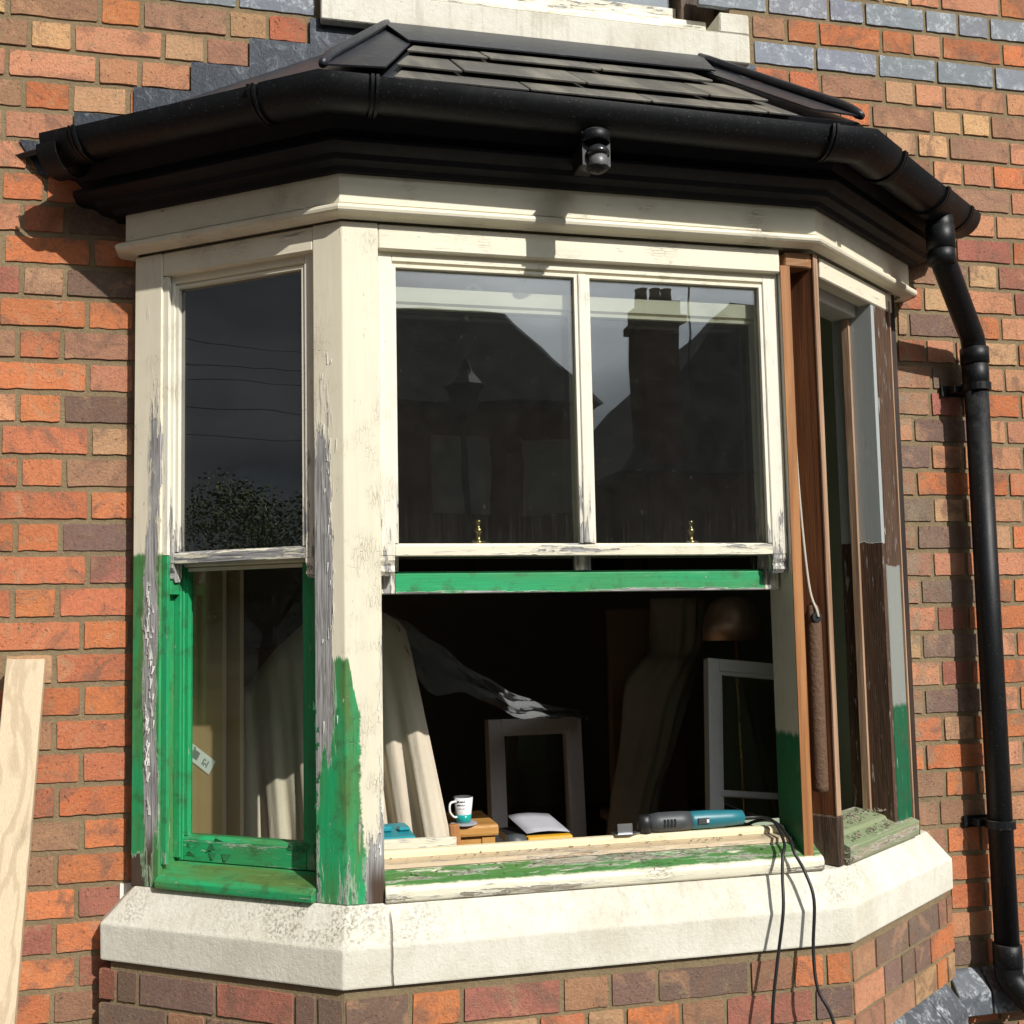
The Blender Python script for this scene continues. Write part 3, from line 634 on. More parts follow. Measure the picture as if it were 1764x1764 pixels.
# brass sash stops and loop lifts on the front sashes
for x in (-.278,.268):
    o = mesh('sash_fastener', *lathe([(.009,0),(.010,.006),(.006,.008),(.0055,.026),(.009,.029),(.009,.036),(.0045,.039),(.0045,.050),(.007,.052),(.006,.058)], FRO.pt(x,-.047,1.7605), 14), MT['brass'], us, smooth=True)
    mesh('keeper', *FRO.box(x-.016,x+.016,-.052,-.040,1.7605,1.768), MT['chrome_brass'], o)
for x in (-.273,.281):
    arc = [FRO.pt(x+.019*math.cos(a), -.081, 2.387+.020*math.sin(a)) for a in [math.pi*i/10 for i in range(11)]]
    o = mesh('sash_lift', *tube(arc, .0042, 8), MT['white_upvc'], ls, smooth=True)
    mesh('lift_plate', *FRO.box(x-.028,x+.028,-.085,-.077,2.3865,2.390), MT['white_upvc'], o)
    for sx in (-1,1): mesh('lift_hook', *tube([FRO.pt(x+sx*.010,-.081,2.390), FRO.pt(x+sx*.011,-.081,2.396), FRO.pt(x+sx*.005,-.081,2.400)], .0028, 6), MT['white_upvc'], o)
# timber sills
mesh('timber_sill', *FRO.ext([(.003,.949),(.010,.953),(.0115,.962),(.0105,.975),(.005,.984),(-.047,1.011),(-.06,1.012),(-.12,1.012),(-.12,.9585)], -.5175, .566), MT['front_sill'], bay, bevel=.002)
mesh('inner_sill_board', *FRO.ext([(-.046,1.013),(-.049,1.023),(-.082,1.028),(-.12,1.028),(-.12,1.013)], -.5175, .512), MT['sill_board'], bay)
mesh('inner_sill_bead', *FRO.ext([(-.083,1.0285),(-.084,1.039),(-.090,1.0445),(-.102,1.0455),(-.107,1.042),(-.107,1.0285)], -.5175, .512), MT['bead_cream'], bay)
mesh('timber_sill', *LEF.ext([(.016,.953),(.018,.958),(.018,.972),(.012,.978),(-.058,1.002),(-.12,1.003),(-.12,.953)], .0785, .5125), MT['green_left_sill'], bay, bevel=.002)
mesh('timber_sill', *RIG.ext([(.010,.952),(.016,.960),(.017,.986),(.018,.996),(-.03,1.012),(-.032,1.019),(-.075,1.032),(-.12,1.036),(-.12,.96)], .050, .495), MT['right_sill'], bay, bevel=.002)
mesh('window_board', *sweep([(-.121,.978),(-.121,.998),(-.30,.998),(-.30,.978)]), MT['wall_sage'], bay)
# dismantled sash box at the right corner: front pulley stile, cavity, side stile
st = mesh('pulley_stile', *FRO.box(.518,.541,-.122,-.004,.962,2.474), MT['stile_right'], bay, bevel=.001)
mesh('bare_edge', *FRO.box(.5175,.5435,-.0035,.0,.965,2.474), MT['bare_pine'], st)
mesh('bare_face', *FRO.box(.5415,.5445,-.122,-.0045,.965,2.474), MT['old_board'], st)
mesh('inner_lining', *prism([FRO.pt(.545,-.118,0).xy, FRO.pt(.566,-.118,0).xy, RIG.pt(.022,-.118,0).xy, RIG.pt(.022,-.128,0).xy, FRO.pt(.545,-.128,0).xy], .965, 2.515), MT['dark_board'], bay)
s2 = mesh('side_pulley_stile', *RIG.box(.018,.040,-.128,-.004,.956,2.515), MT['old_board'], bay, bevel=.001)
mesh('bare_edge', *RIG.box(.017,.041,-.0035,.0,.956,2.515), MT['old_edge'], s2)
mesh('parting_strip', *RIG.box(.0405,.050,-.075,-.055,1.03,2.46), MT['old_edge'], s2)
mesh('rotten_foot', *RIG.box(.013,.044,-.10,.004,.951,1.075), MT['rot_and_shade'], s2, bevel=.004)
mesh('head_block', *prism([FRO.pt(.535,-.006,0).xy, (CX-.004,-D+.008), RIG.pt(.024,-.006,0).xy, RIG.pt(.024,-.11,0).xy, FRO.pt(.535,-.11,0).xy], 2.475, 2.513), MT['block_wood'], bay, bevel=.003)
mesh('cord_pulley', *lathe([(.004,-.006),(.022,-.006),(.016,0),(.022,.006),(.004,.006)], FRO.pt(.552,-.055,2.405), 16, 'x'), MT['iron'], bay, smooth=True)
# far sash box against the wall
fs = mesh('far_pulley_stile', *RIG.box(.384,.404,-.125,-.006,1.0,2.50), MT['far_stile'], bay, bevel=.001)
mesh('parting_strip', *RIG.box(.372,.3835,-.09,-.07,1.03,2.43), MT['old_edge'], fs)
mesh('outer_jamb', *RIG.box(.405,.497,-.05,-.004,.995,2.49), MT['jamb_grey_shaded'], bay, bevel=.002)
mesh('bare_edge', *RIG.box(.4975,.505,-.05,.001,.995,2.49), MT['old_edge'], bay)
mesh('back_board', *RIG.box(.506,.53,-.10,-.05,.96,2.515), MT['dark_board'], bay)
# caulk, flakes and debris
def flake(p, u, n, w_, h, curl, mat, name='paint_flake', parent=bay):
    k = R.uniform(-.6,.6); rows = []
    for i in range(4):
        t = i/3; sw = 1-.8*t
        rows.append([Vector(p)+Vector(u)*(w_*((j/2-.5)*sw+k*t*.5))+Vector((0,0,1))*h*(t-.5)+Vector(n)*(.0012+curl*t*t) for j in range(3)])
    return grid(rows)
fl = []
for i in range(46):
    z = R.uniform(1.10,1.72); fl.append(flake(LEF.pt(R.gauss(.546,.006),.0,z), LEF.u, LEF.n, R.uniform(.003,.009), R.uniform(.010,.04)*R.choice((1,-1)), R.uniform(.002,.008), None))
o = mesh('paint_flake', *join(*fl), MT['white_flake'], bay); o['kind'] = 'stuff'; solid(o,.0006)
fl = []
for i in range(16):
    s_ = R.uniform(.10,.49); fl.append(flake(LEF.pt(s_,-.062,R.uniform(1.015,1.06)), LEF.u, LEF.n, R.uniform(.008,.03), R.uniform(.006,.016)*R.choice((1,-1)), R.uniform(.002,.007), None))
for i in range(20): fl.append(flake(LEF.pt(R.gauss(.072,.004),.0,R.uniform(.97,1.4)), LEF.u, LEF.n, R.uniform(.003,.007), R.uniform(.008,.02), R.uniform(.0005,.003), None))
o = mesh('paint_flake', *join(*fl), MT['green_flake'], bay); o['kind'] = 'stuff'; solid(o,.0006)
fl = []
for i in range(22):
    z = R.uniform(1.3,2.2); fl.append(flake(LEF.pt(R.gauss(.036,.012),.0,z), LEF.u, LEF.n, R.uniform(.0015,.004), R.uniform(.008,.03)*R.choice((1,-1)), R.uniform(.001,.003), None))
for i in range(14): fl.append(flake(FRO.pt(R.gauss(-.526,.004),.0,R.uniform(1.0,1.5)), FRO.u, FRO.n, R.uniform(.002,.005), R.uniform(.008,.025), R.uniform(.0005,.002), None))
o = mesh('paint_flake', *join(*fl), MT['white_flake'], bay); o['kind'] = 'stuff'; solid(o,.0006)
dv = []
for i in range(150):
    s_, d_ = R.uniform(.09,.49), R.uniform(-.10,.018); z_ = .998 if d_ > -.02 else 1.022
    a = R.uniform(0,3.1); l_ = R.uniform(.004,.016)
    p = RIG.pt(s_, d_, z_+.010-.1*d_*.3+R.uniform(0,.006)); q = p+Vector((math.cos(a)*l_, math.sin(a)*l_, R.uniform(-.004,.004)))
    dv.append(tube([p,q], R.uniform(.0007,.0022), 4))
for i in range(26):
    p = RIG.pt(R.uniform(.04,.07), R.uniform(-.02,.015), R.uniform(.955,1.0)); a = R.uniform(0,6.3); l_ = R.uniform(.008,.025)
    dv.append(tube([p, p+Vector((math.cos(a)*l_,math.sin(a)*l_-.004,R.uniform(-.01,.012)))], [R.uniform(.002,.004),.0008], 4))
for i in range(110):
    u = R.uniform(-.50,.50); d_ = R.uniform(-.10,.004); z_ = 1.0125-.35*(d_+.047) if d_ > -.046 else 1.0285
    a = R.uniform(0,3.1); l_ = R.uniform(.003,.012); p = FRO.pt(u, d_, z_+.0015); q = p+Vector((math.cos(a)*l_, math.sin(a)*l_*.4, R.uniform(0,.002)))
    if d_ < -.080: continue
    dv.append(tube([p,q], R.uniform(.0006,.0018), 4))
o = mesh('wood_debris', *join(*dv), MT['debris'], bay); o['kind'] = 'stuff'
wt = empty('sash_weight', FRO.pt(.580,-.020,1.13), 'rusty iron sash weight hanging on a white cord in the open box', 'sash weight')
c = FRO.pt(.580,-.020,0)
body = mesh('weight_body', *lathe([(.008,1.135),(.019,1.138),(.020,1.15),(.0195,1.55),(.018,1.58),(.013,1.60),(.006,1.607)], c, 14), MT['iron'], wt, smooth=True)
mesh('weight_eye', *lathe([(.0135,-.021),(.0135,.021)], (c.x,c.y-.0,1.572), 12, 'y'), MT['rubber'], body)
mesh('sash_cord', *tube(spline([FRO.pt(.558,-.040,2.40),FRO.pt(.561,-.044,2.2),FRO.pt(.566,-.040,1.9),FRO.pt(.574,-.026,1.66),FRO.pt(.579,-.000,1.588),FRO.pt(.581,.003,1.572)],6), .0036, 8), MT['cord_white'], wt, smooth=True)

# ---------------------------------------------------------------- bay roof
roof = empty('bay_roof', (0,-.2,2.62), 'small slate and lead roof over the bay with black eaves boards', 'roof')
mesh('eaves_moulding', *sweep([(-.05,2.633),(.019,2.621),(.034,2.621),(.040,2.632),(.058,2.640),(.064,2.652),(.084,2.660),(.092,2.667),(.092,2.675),(.086,2.680),(.078,2.682),(.078,2.775),(-.05,2.775)]), MT['blackpaint'], roof, smooth='auto')
mesh('eaves_soffit', *sweep([(.079,2.700),(.079,2.76),(.105,2.785),(.120,2.78),(.120,2.755),(.105,2.745)]), MT['blackpaint'], roof)
ZB, ZT, DB = 2.785, 3.2136, .165
tl, tr = Vector((-.442,YW,ZT)), Vector((.478,YW,ZT)); bl, br = Vector((-pcx(DB),-(D+DB),ZB)), Vector((pcx(DB),-(D+DB),ZB)); wl, wr = Vector((-pwx(DB)-.02,YW,ZB)), Vector((pwx(DB)+.02,YW,ZB))
def slab(poly, t=.012):
    n = (poly[1]-poly[0]).cross(poly[2]-poly[0]).normalized()
    if n.z < 0: n = -n
    m = len(poly); v = [p for p in poly]+[p-n*t for p in poly]
    return v, [tuple(range(m)), tuple(range(m,2*m))]+[(i,(i+1)%m,m+(i+1)%m,m+i) for i in range(m)]
mesh('lead_cheek', *slab([wl,bl,tl]), MT['lead_dark'], roof); mesh('lead_cheek', *slab([wr,br,tr]), MT['lead_dark'], roof)
mesh('roof_deck', *slab([bl,br,tr,tl],.02), MT['lead_dark'], roof)
fn_ = (br-bl).cross(tl-bl).normalized(); fn_ = fn_ if fn_.z > 0 else -fn_
def on(x, t, h): return Vector((x, YW-(D+DB+YW)*(1-t), ZB+(ZT-ZB)*t))+fn_*h
def xl(t): return -(pcx(DB)*(1-t)+.45*t)
# slates, each its own piece, lapped
for row, (t0, t1, base) in enumerate(((-.05,.24,.004),(.115,.48,.011),(.385,.66,.018))):
    edge = -.505+.17*max(t0,0)*1.0; x = edge; xe = .47-.24*max(t0,0)
    cut = True
    while x < xe-.02:
        wd = .30*R.uniform(.94,1.05) if not cut or row == 0 else .15*R.uniform(.8,1.4); cut = False
        e = min(x+wd, xe); h = base+R.uniform(-.001,.003); lean = (t1-t0)*.17
        a = xl(t0)+.115 if x == edge else x; 
        P4 = [on(x+.002, t0+R.uniform(-.008,.008), h+.007), on(e-.002, t0+R.uniform(-.008,.008), h+.007), on(e-.002, t1, h-.004), on(x+.002+(lean if x == edge else 0), t1, h-.004)]
        mesh('slate', *slab(P4,.006), MT['slate'], roof, bevel=.0015); x = e
for sx, (b0, t0_) in ((-1,(bl,tl)),(1,(br,tr))):
    side = [on(sx*-xl(0)*1.0*.0+sx*pcx(DB), .0, .016), on(sx*(pcx(DB)-.135), .0, .022), on(sx*.37, .80, .022), on(sx*.46, 1.0, .016)]
    mesh('lead_hip_sheet', *slab(side,.004), MT['lead_dark'], roof)
    q0, q1 = b0+Vector((0,0,.03))+(b0-t0_)*.02, t0_+Vector((0,-.03,.012))
    mesh('hip_roll', *tube(spline([q0+Vector((0,0,-.012)), q0.lerp(q1,.1), q0.lerp(q1,.4), q0.lerp(q1,.7), q1],4), [.008]+[.0115]*15+[.010], 12), MT['lead_dark'], roof, smooth=True)
mesh('lead_apron', *slab([on(-.42,.56,.030), on(.43,.60,.030), on(.49,1.0,.032), on(-.46,1.0,.032)],.004), MT['lead_dark'], roof)
mesh('lead_upstand', *box(-.6516,.672,.048,.0565,3.185,3.2285), MT['lead'], roof)
xs = [-1.2558,-1.1096,-.9644,-.8131,-.6516]; zs = [2.909,2.991,3.0725,3.1543,3.2265]
def rz(x): return ZB+(ZT-ZB)*(x+pwx(DB)+.02)/(pwx(DB)+.02-.442)
for sx in (-1,1):
    for i in range(5):
        a = xs[i]; b_ = (xs+[-.4523])[i+1]+.012; y0, y1 = YW-.0035-.0012*i, YW-.007-.0012*i
        if sx > 0 and i == 4: b_ = -.64
        poly = [(a,zs[i]),(b_,zs[i]),(b_,rz(b_)-.02),(a,rz(a)-.02)]
        v = [Vector((-sx*p,y,z)) if sx > 0 else Vector((p,y,z)) for y in (y0,y1) for p,z in poly]
        mesh('lead_step', v, [(0,1,2,3),(4,5,6,7),(0,1,5,4),(1,2,6,5),(2,3,7,6),(3,0,4,7)], MT['lead'], roof)
    v = [Vector((sx*-p*-1,y,z)) for y in (YW-.003,YW-.0065) for p,z in ((1.3886,2.824),(1.2496,2.824),(1.2496,2.7255),(1.336,2.737))]
    mesh('lead_kick', v, [(0,1,2,3),(4,5,6,7),(0,1,5,4),(1,2,6,5),(2,3,7,6),(3,0,4,7)], MT['lead'], roof)

# ---------------------------------------------------------------- gutter and downpipe
gut = empty('gutter', (0,-.3,2.69), 'black half-round plastic gutter running round the bay eaves', 'gutter')
DC, ZC, GR = .158, 2.754, .054
def gprof(r, t, c=DC, z=ZC):
    out = [(c+r*math.cos(a), z-r*math.sin(a)) for a in [math.pi*i/14 for i in range(15)]]
    inn = [(c+(r-t)*math.cos(a), z-(r-t)*math.sin(a)) for a in [math.pi*i/14 for i in range(14,-1,-1)]]
    return out+inn
EL, ER = .70, .66
mesh('gutter_length', *sweep(gprof(GR,.003), .012, (EL,ER)), MT['plastic'], gut, smooth='auto')
def gseg(fr, u0, u1, r, name, t=.004):
    v, f = fr.ext(gprof(r,t), u0, u1); v = [p-Vector((0,0,.012*p.x)) for p in v]; return mesh(name, v, f, MT['plastic'], gut, smooth='auto')
# corner angles: sleeve swept round each corner
for sx in (-1,1):
    pr_ = gprof(GR+.0045,.004); n = len(pr_); v = []
    fr = LEF if sx < 0 else RIG
    for k in range(3):
        for d, z in pr_:
            p = fr.pt(.085,d,z) if k == 0 else Vector((sx*pcx(d),-(D+d),z)) if k == 1 else FRO.pt(sx*.560,d,z)
            v.append(p-Vector((0,0,.012*p.x)))
    f = [tuple(range(n)), tuple(range(2*n,3*n))]+[(k*n+i,k*n+(i+1)%n,(k+1)*n+(i+1)%n,(k+1)*n+i) for k in range(2) for i in range(n)]
    mesh('corner_angle', v, f, MT['plastic'], gut, smooth='auto')
for fr, u in ((LEF,.60),(LEF,.098),(FRO,-.552),(FRO,.552),(RIG,.10),(RIG,.40),(RIG,.585)):
    for du in (0,.011): gseg(fr, u+du-.003, u+du+.004, GR+.0085, 'joint_clip', .008)
gseg(LEF,.62,.704,GR+.005,'end_sleeve'); mesh('end_cup', *LEF.ext([(d,z-.013) for d,z in gprof(GR+.008,.004)], .655, .712), MT['plastic'], gut, smooth='auto'); gseg(RIG,.40,.664,GR+.0045,'outlet_sleeve')
for fr, u in ((LEF,.703),(RIG,.663)):
    v = [fr.pt(u,DC+(GR+.004)*math.cos(math.pi*i/14),ZC-(GR+.004)*math.sin(math.pi*i/14)) for i in range(15)]+[fr.pt(u+.004,DC+(GR+.004)*math.cos(math.pi*i/14),ZC-(GR+.004)*math.sin(math.pi*i/14)) for i in range(15)]
    v = [p-Vector((0,0,.012*p.x)) for p in v]
    mesh('stop_end', v, [tuple(range(15)), tuple(range(15,30))]+[(i,(i+1)%15,15+(i+1)%15,15+i) for i in range(15)], MT['plastic'], gut)
dp = empty('downpipe', (1.29,-.062,.5), 'black plastic downpipe with swan-neck offset right of the bay', 'downpipe')
po = RIG.pt(.492,DC,0); PR = .034; x1, y1 = 1.3253, -.0085
e1, e2 = Vector((po.x,po.y,2.585)), Vector((x1,y1,2.393))
top = [Vector((po.x,po.y,2.715)), Vector((po.x,po.y,2.62))]; dv_ = (e2-e1).normalized()
bend1 = spline([top[1], e1+Vector((0,0,.012)), e1+dv_*.035, e1+dv_*.06],4)
mesh('outlet', *tube(top, .0365, 18), MT['plastic'], dp, smooth=True)
mesh('offset_pipe', *tube(bend1+[e2-dv_*.06]+spline([e2-dv_*.05, e2-dv_*.02, e2+Vector((0,0,-.02)), e2+Vector((0,0,-.05))],4), PR, 18), MT['plastic'], dp, smooth=True)
mesh('main_pipe', *tube([(x1,y1,2.353),(x1,y1,.575)], PR, 20), MT['plastic'], dp, smooth=True)
for z0, z1, r in ((2.600,2.668,.0385),(2.560,2.600,.0372)): mesh('collar', *lathe([(PR,z0),(r,z0+.002),(r,z1-.002),(PR,z1)], (po.x,po.y,0), 20), MT['plastic'], dp, smooth=True)
for z0, z1, r in ((2.322,2.3735,.0405),(2.251,2.322,.0375),(.553,.619,.0395)): mesh('collar', *lathe([(PR,z0),(r,z0+.002),(r,z1-.002),(PR,z1)], (x1,y1,0), 20), MT['plastic'], dp, smooth=True)
for z in (2.252,.959):
    mesh('pipe_clip', *join(lathe([(PR,z-.012),(.0415,z-.011),(.0415,z+.011),(PR,z+.012)], (x1,y1,0), 20), box(x1-.055,x1+.02,y1+.026,.0575,z-.009,z+.009), box(x1-.075,x1+.05,.050,.0585,z-.016,z+.016)), MT['plastic'], dp)
mesh('bottom_bend', *tube(spline([(x1,y1,.563),(x1+.002,y1-.004,.522),(x1+.03,y1-.035,.476),(x1+.06,y1-.075,.43),(x1+.085,y1-.11,.384),(x1+.10,y1-.13,.333)],5), .0385, 18), MT['plastic'], dp, smooth=True)
mesh('bend_ring', *tube([(x1+.026,y1-.030,.484),(x1+.036,y1-.042,.470)], .0415, 18), MT['plastic'], dp)

# ---------------------------------------------------------------- motion sensor
ms = empty('motion_sensor', (-.036,-.5,2.6), 'small black motion sensor under the gutter at the front', 'motion sensor')
mcx, mcy = -.036, -.508
mesh('mount', *box(mcx-.024,mcx+.020,-.475,-.400,2.632,2.690), MT['plastic'], ms, bevel=.006, seg=2)
mesh('hood', *lathe([(.0,2.694),(.026,2.694),(.034,2.688),(.0345,2.668),(.031,2.665),(.030,2.672),(.0,2.674)], (mcx,mcy+.004,0), 20), MT['plastic'], ms, smooth=True)
hs = []
for i in range(9):
    a = math.pi*(i/8); hs.append((mcx+.0345*math.cos(a), mcy+.004+.0345*math.sin(a)))
mesh('housing', *prism(hs+[(mcx-.0335,mcy-.002),(mcx+.0335,mcy-.002)], 2.612, 2.690), MT['plastic'], ms)
mesh('eye', *lathe([(.002,2.660),(.012,2.658),(.022,2.651),(.0275,2.641),(.027,2.634),(.002,2.634)], (mcx+.002,mcy-.004,0), 20), MT['dome'], ms, smooth=True)
mesh('lens', *lathe([(.020,2.604),(.0225,2.608),(.0225,2.633),(.002,2.634)], (mcx+.002,mcy-.004,0), 18), MT['lens'], ms, smooth=True)
mesh('lower_cup', *lathe([(.0,2.594),(.016,2.597),(.0255,2.604),(.0255,2.607),(.0,2.607)], (mcx+.002,mcy-.002,0), 18), MT['plastic'], ms, smooth=True)

# ---------------------------------------------------------------- window above
uw = empty('upper_window', (0,.05,3.18), 'white stone sill and foot of the window above the bay', 'window')
mesh('stone_sill', *join(box(-.624,.640,.0195,.16,3.2126,3.2995), ([Vector(p) for p in ((-.624,.0195,3.30),(.640,.0195,3.30),(.640,.16,3.30),(-.624,.16,3.30),(-.624,.0255,3.3055),(.640,.0255,3.3055),(.640,.16,3.357),(-.624,.16,3.357))],[(0,1,2,3),(4,5,6,7),(0,1,5,4),(1,2,6,5),(2,3,7,6),(3,0,4,7)])), MT['stone'], uw, bevel=.003)
for a, b_ in ((-.624,-.524),(.545,.640)): mesh('sill_stool', *box(a,b_,.019,.16,3.301,3.364), MT['stone'], uw, bevel=.004)
mesh('frame_sill', *box(-.523,.544,.105,.16,3.338,3.384), MT['rail_worn'], uw, bevel=.004)
for a, b_ in ((-.545,-.448),(.465,.576)): mesh('frame_jamb', *box(a,b_,.115,.22,3.365,4.90), MT['rot_and_shade'], uw, bevel=.003)  # dark wood colour carries the shadow on the jambs
mesh('frame_head', *box(-.545,.576,.115,.22,4.901,4.95), MT['cream_sound'], uw)
mesh('sash_rail', *box(-.447,.464,.145,.18,3.385,3.44), MT['rail_worn'], uw, bevel=.002)
mesh('glass_pane', *box(-.447,.464,.160,.164,3.44,4.90), MT['glass_clean'], uw)
struct(mesh('upper_room', *join(box(-1.2,1.2,1.2,1.25,3.05,5.0)), MT['wall_back']))

# ---------------------------------------------------------------- things outside
pk = mesh('timber_plank', *prism([(0,0),(.087,0),(.087,.022),(0,.022)], 0, 1.56), MT['plank'], None, bevel=.0015)
p0, p1 = Vector((-1.420,-.36,.0)), Vector((-1.386,-.0,1.506))
zz = (p1-p0).normalized(); xx = Vector((1,-.0,0)); xx = (xx-zz*xx.dot(zz)).normalized(); yy = zz.cross(xx)
for v in pk.data.vertices: v.co = p0+xx*v.co.x+yy*v.co.y+zz*(v.co.z*((p1-p0).length/1.56))
tag(pk, 'pale sawn timber plank leaning against the wall at lower left', 'plank')

tool = empty('power_tool', (.23,-.225,1.046), 'teal and black oscillating power tool lying on the window sill', 'power tool')
ty, tz = -.222, 1.069
mesh('body', *lathe([(.006,.255),(.021,.258),(.0225,.27),(.0225,.315),(.020,.37),(.0175,.405),(.008,.411)], (0,ty,tz), 16, 'x'), MT['teal'], tool, smooth=True)
mesh('motor_housing', *lathe([(.010,.150),(.021,.155),(.0245,.18),(.0245,.235),(.0228,.262),(.006,.262)], (0,ty,tz), 16, 'x'), MT['grey_plastic'], tool, smooth=True)
mesh('gear_head', *lathe([(.006,-.023),(.018,-.022),(.020,.0),(.018,.018),(.006,.02)], (.143,ty,tz), 14), MT['rubber'], tool, smooth=True)
mesh('switch', *box(.276,.305,ty-.0255,ty-.019,tz-.006,tz+.008), MT['grey_plastic'], tool, bevel=.001)
mesh('switch_mark', *box(.298,.304,ty-.0262,ty-.0255,tz-.003,tz+.005), MT['sticker'], tool)
mesh('vent', *join(*[box(.185+.009*i,.190+.009*i,ty-.0252,ty-.022,tz-.008,tz+.010) for i in range(4)]), MT['rubber'], tool)
mesh('blade', *prism([(.060,ty-.026),(.098,ty-.028),(.126,ty-.012),(.126,ty+.006),(.098,ty+.014),(.060,ty+.014)], 1.0480, 1.0500), MT['steel'], tool)
mesh('blade_plate', *xf(box(.066,.104,-.001,.001,0,.026), Matrix.Translation((0,ty-.018,1.0485))), MT['steel'], tool)
ca = [(.408,ty,tz-.002),(.440,-.222,1.0665),(.462,-.235,1.066),(.472,-.27,1.058),(.462,-.33,1.022),(.440,-.361,1.000),(.428,-.378,.955),(.412,-.405,.880),(.385,-.415,.760),(.364,-.424,.638),(.360,-.43,.42),(.372,-.45,.2),(.40,-.50,.012)]
mesh('cord', *tube(spline(ca,6), .0040, 8), MT['rubber'], tool, smooth=True)
cb_ = [(.380,-.10,1.002),(.43,-.17,1.035),(.455,-.215,1.056),(.478,-.262,1.058),(.482,-.32,1.028),(.474,-.355,1.004),(.490,-.372,.962),(.497,-.398,.90),(.486,-.405,.79),(.482,-.425,.705),(.507,-.447,.631),(.53,-.47,.42),(.56,-.50,.2),(.60,-.56,.012)]
tag(mesh('power_cable', *tube(spline(cb_,6), .0040, 8), MT['rubber'], None, smooth=True), 'black cable hanging over the sill nearest the open corner box', 'cable')

# ---------------------------------------------------------------- things in the room
def mdf(d, u0, u1, zt, lab, gapz=.301):
    o = mesh('fibreboard_sheet', *LEF.box(u0,u1,d-.018,d,gapz,zt), MT['mdf'], None); tag(o, lab, 'board')
    mesh('sawn_edge', *LEF.box(u0-.0008,u0-.0001,d-.0175,d-.0005,gapz+.001,zt-.001), MT['mdf_edge'], o); return o
b1 = mdf(-.300,.546,.695,2.02,'brown fibreboard sheet with a white sticker inside the left window')
b2 = mdf(-.332,.512,.69,2.06,'second brown fibreboard sheet standing just behind the stickered one')
def onb(u, z, d=-.2985): return LEF.pt(u,d,z)
sc = onb(.6154,1.216); su = (LEF.u*-1)*math.cos(.55)+Vector((0,0,-1))*math.sin(.55); sv = Vector((0,0,1))*math.cos(.55)+(LEF.u*-1)*math.sin(.55)
def sq(a0,a1,b0,b1,off): 
    v = [sc+su*a+sv*b_+LEF.n*(off+t) for t in (0,.0004) for a,b_ in ((a0,b0),(a1,b0),(a1,b1),(a0,b1))]
    return v, [(0,1,2,3),(4,5,6,7),(0,1,5,4),(1,2,6,5),(2,3,7,6),(3,0,4,7)]
stk = mesh('sticker', *sq(-.045,.045,-.021,.021,0.), MT['sticker'], b1)
mesh('sticker_print', *join(*[sq(-.032,-.008,.010-.004*i,.012-.004*i,.0006) for i in range(6)]), MT['ink'], stk)
mesh('sticker_code', *join(*[sq(.010+.005*(i%4),.013+.005*(i%4),-.010+.005*(i//4),-.0065+.005*(i//4),.0006) for i in range(16) if R.random() < .7]), MT['ink'], stk)
mesh('sticker_logo', *sq(-.034,-.027,.014,.018,.0006), MT['ink_green'], stk)
# big dust sheet over furniture
def ztop(x):
    P_ = [(-1.0,.85),(-.9,1.15),(-.837,1.39),(-.74,1.51),(-.652,1.59),(-.55,1.615),(-.44,1.605),(-.40,1.58),(-.30,1.45)]
    for i in range(len(P_)-1):
        if x <= P_[i+1][0]: t = (x-P_[i][0])/(P_[i+1][0]-P_[i][0]); return P_[i][1]*(1-t)+P_[i+1][1]*t
    return P_[-1][1]
rows = []
NX, NZ = 70, 26
for j in range(NZ):
    t = j/(NZ-1); row = []
    for i in range(NX):
        s_ = i/(NX-1); xt = -.88+.50*s_; xr = -.88+.05*t+(.50+.18*t)*s_
        z = ztop(xt)*(1-t)+.302*t
        w1 = math.sin(s_*44+2.2*t+1.5*math.sin(s_*9)); fold = (abs(w1)**.6*math.copysign(1,w1)*.020+math.sin(s_*97+1.3)*.006+math.sin(s_*11+.5)*.03)*min(1,t*1.6+.08)
        y = .25-.15*t**.6*(.25+.75*s_)+.16*(1-s_)**1.5+fold
        row.append((xr+fold*.3, y, z))
    rows.append(row)
back = [[(p[0]*.9-.02, p[1]+.05+.16*k, p[2]+.012*k-.02*k*k) for p in rows[0]] for k in (5,4,3,2,1)]
ds = mesh('dust_sheet', *grid(back+rows), MT['dust_cloth'], None, smooth=True); solid(ds,.002)
tag(ds, 'beige dust sheet hanging in folds over furniture behind the left post', 'dust sheet')
cu = spline([(-.42,.27,1.607),(-.32,.42,1.555),(-.12,.78,1.445),(.08,.95,1.33),(.30,1.22,1.248),(.60,1.64,1.172)],5)
cl = spline([(-.385,.22,1.50),(-.29,.40,1.37),(-.10,.72,1.335),(.10,.92,1.24),(.32,1.20,1.20),(.60,1.60,1.150)],5)
rows = [[a.lerp(b_, k/6)+Vector((0,.035*math.sin(k*1.9+i*.7),-.006*math.sin(i*1.3))) for i,(a,b_) in enumerate(zip(cu,cl))] for k in range(7)]
rows = [[a+Vector((.02,.30,-.05)) for a in cu],[a+Vector((.01,.15,.0)) for a in cu]]+rows
sh = mesh('sheer_sheet', *grid(rows), MT['sheer_cloth'], None, smooth=True); solid(sh,.0015)
tag(sh, 'thin grey translucent sheet sloping down from the dust sheet to the white frame', 'sheet')
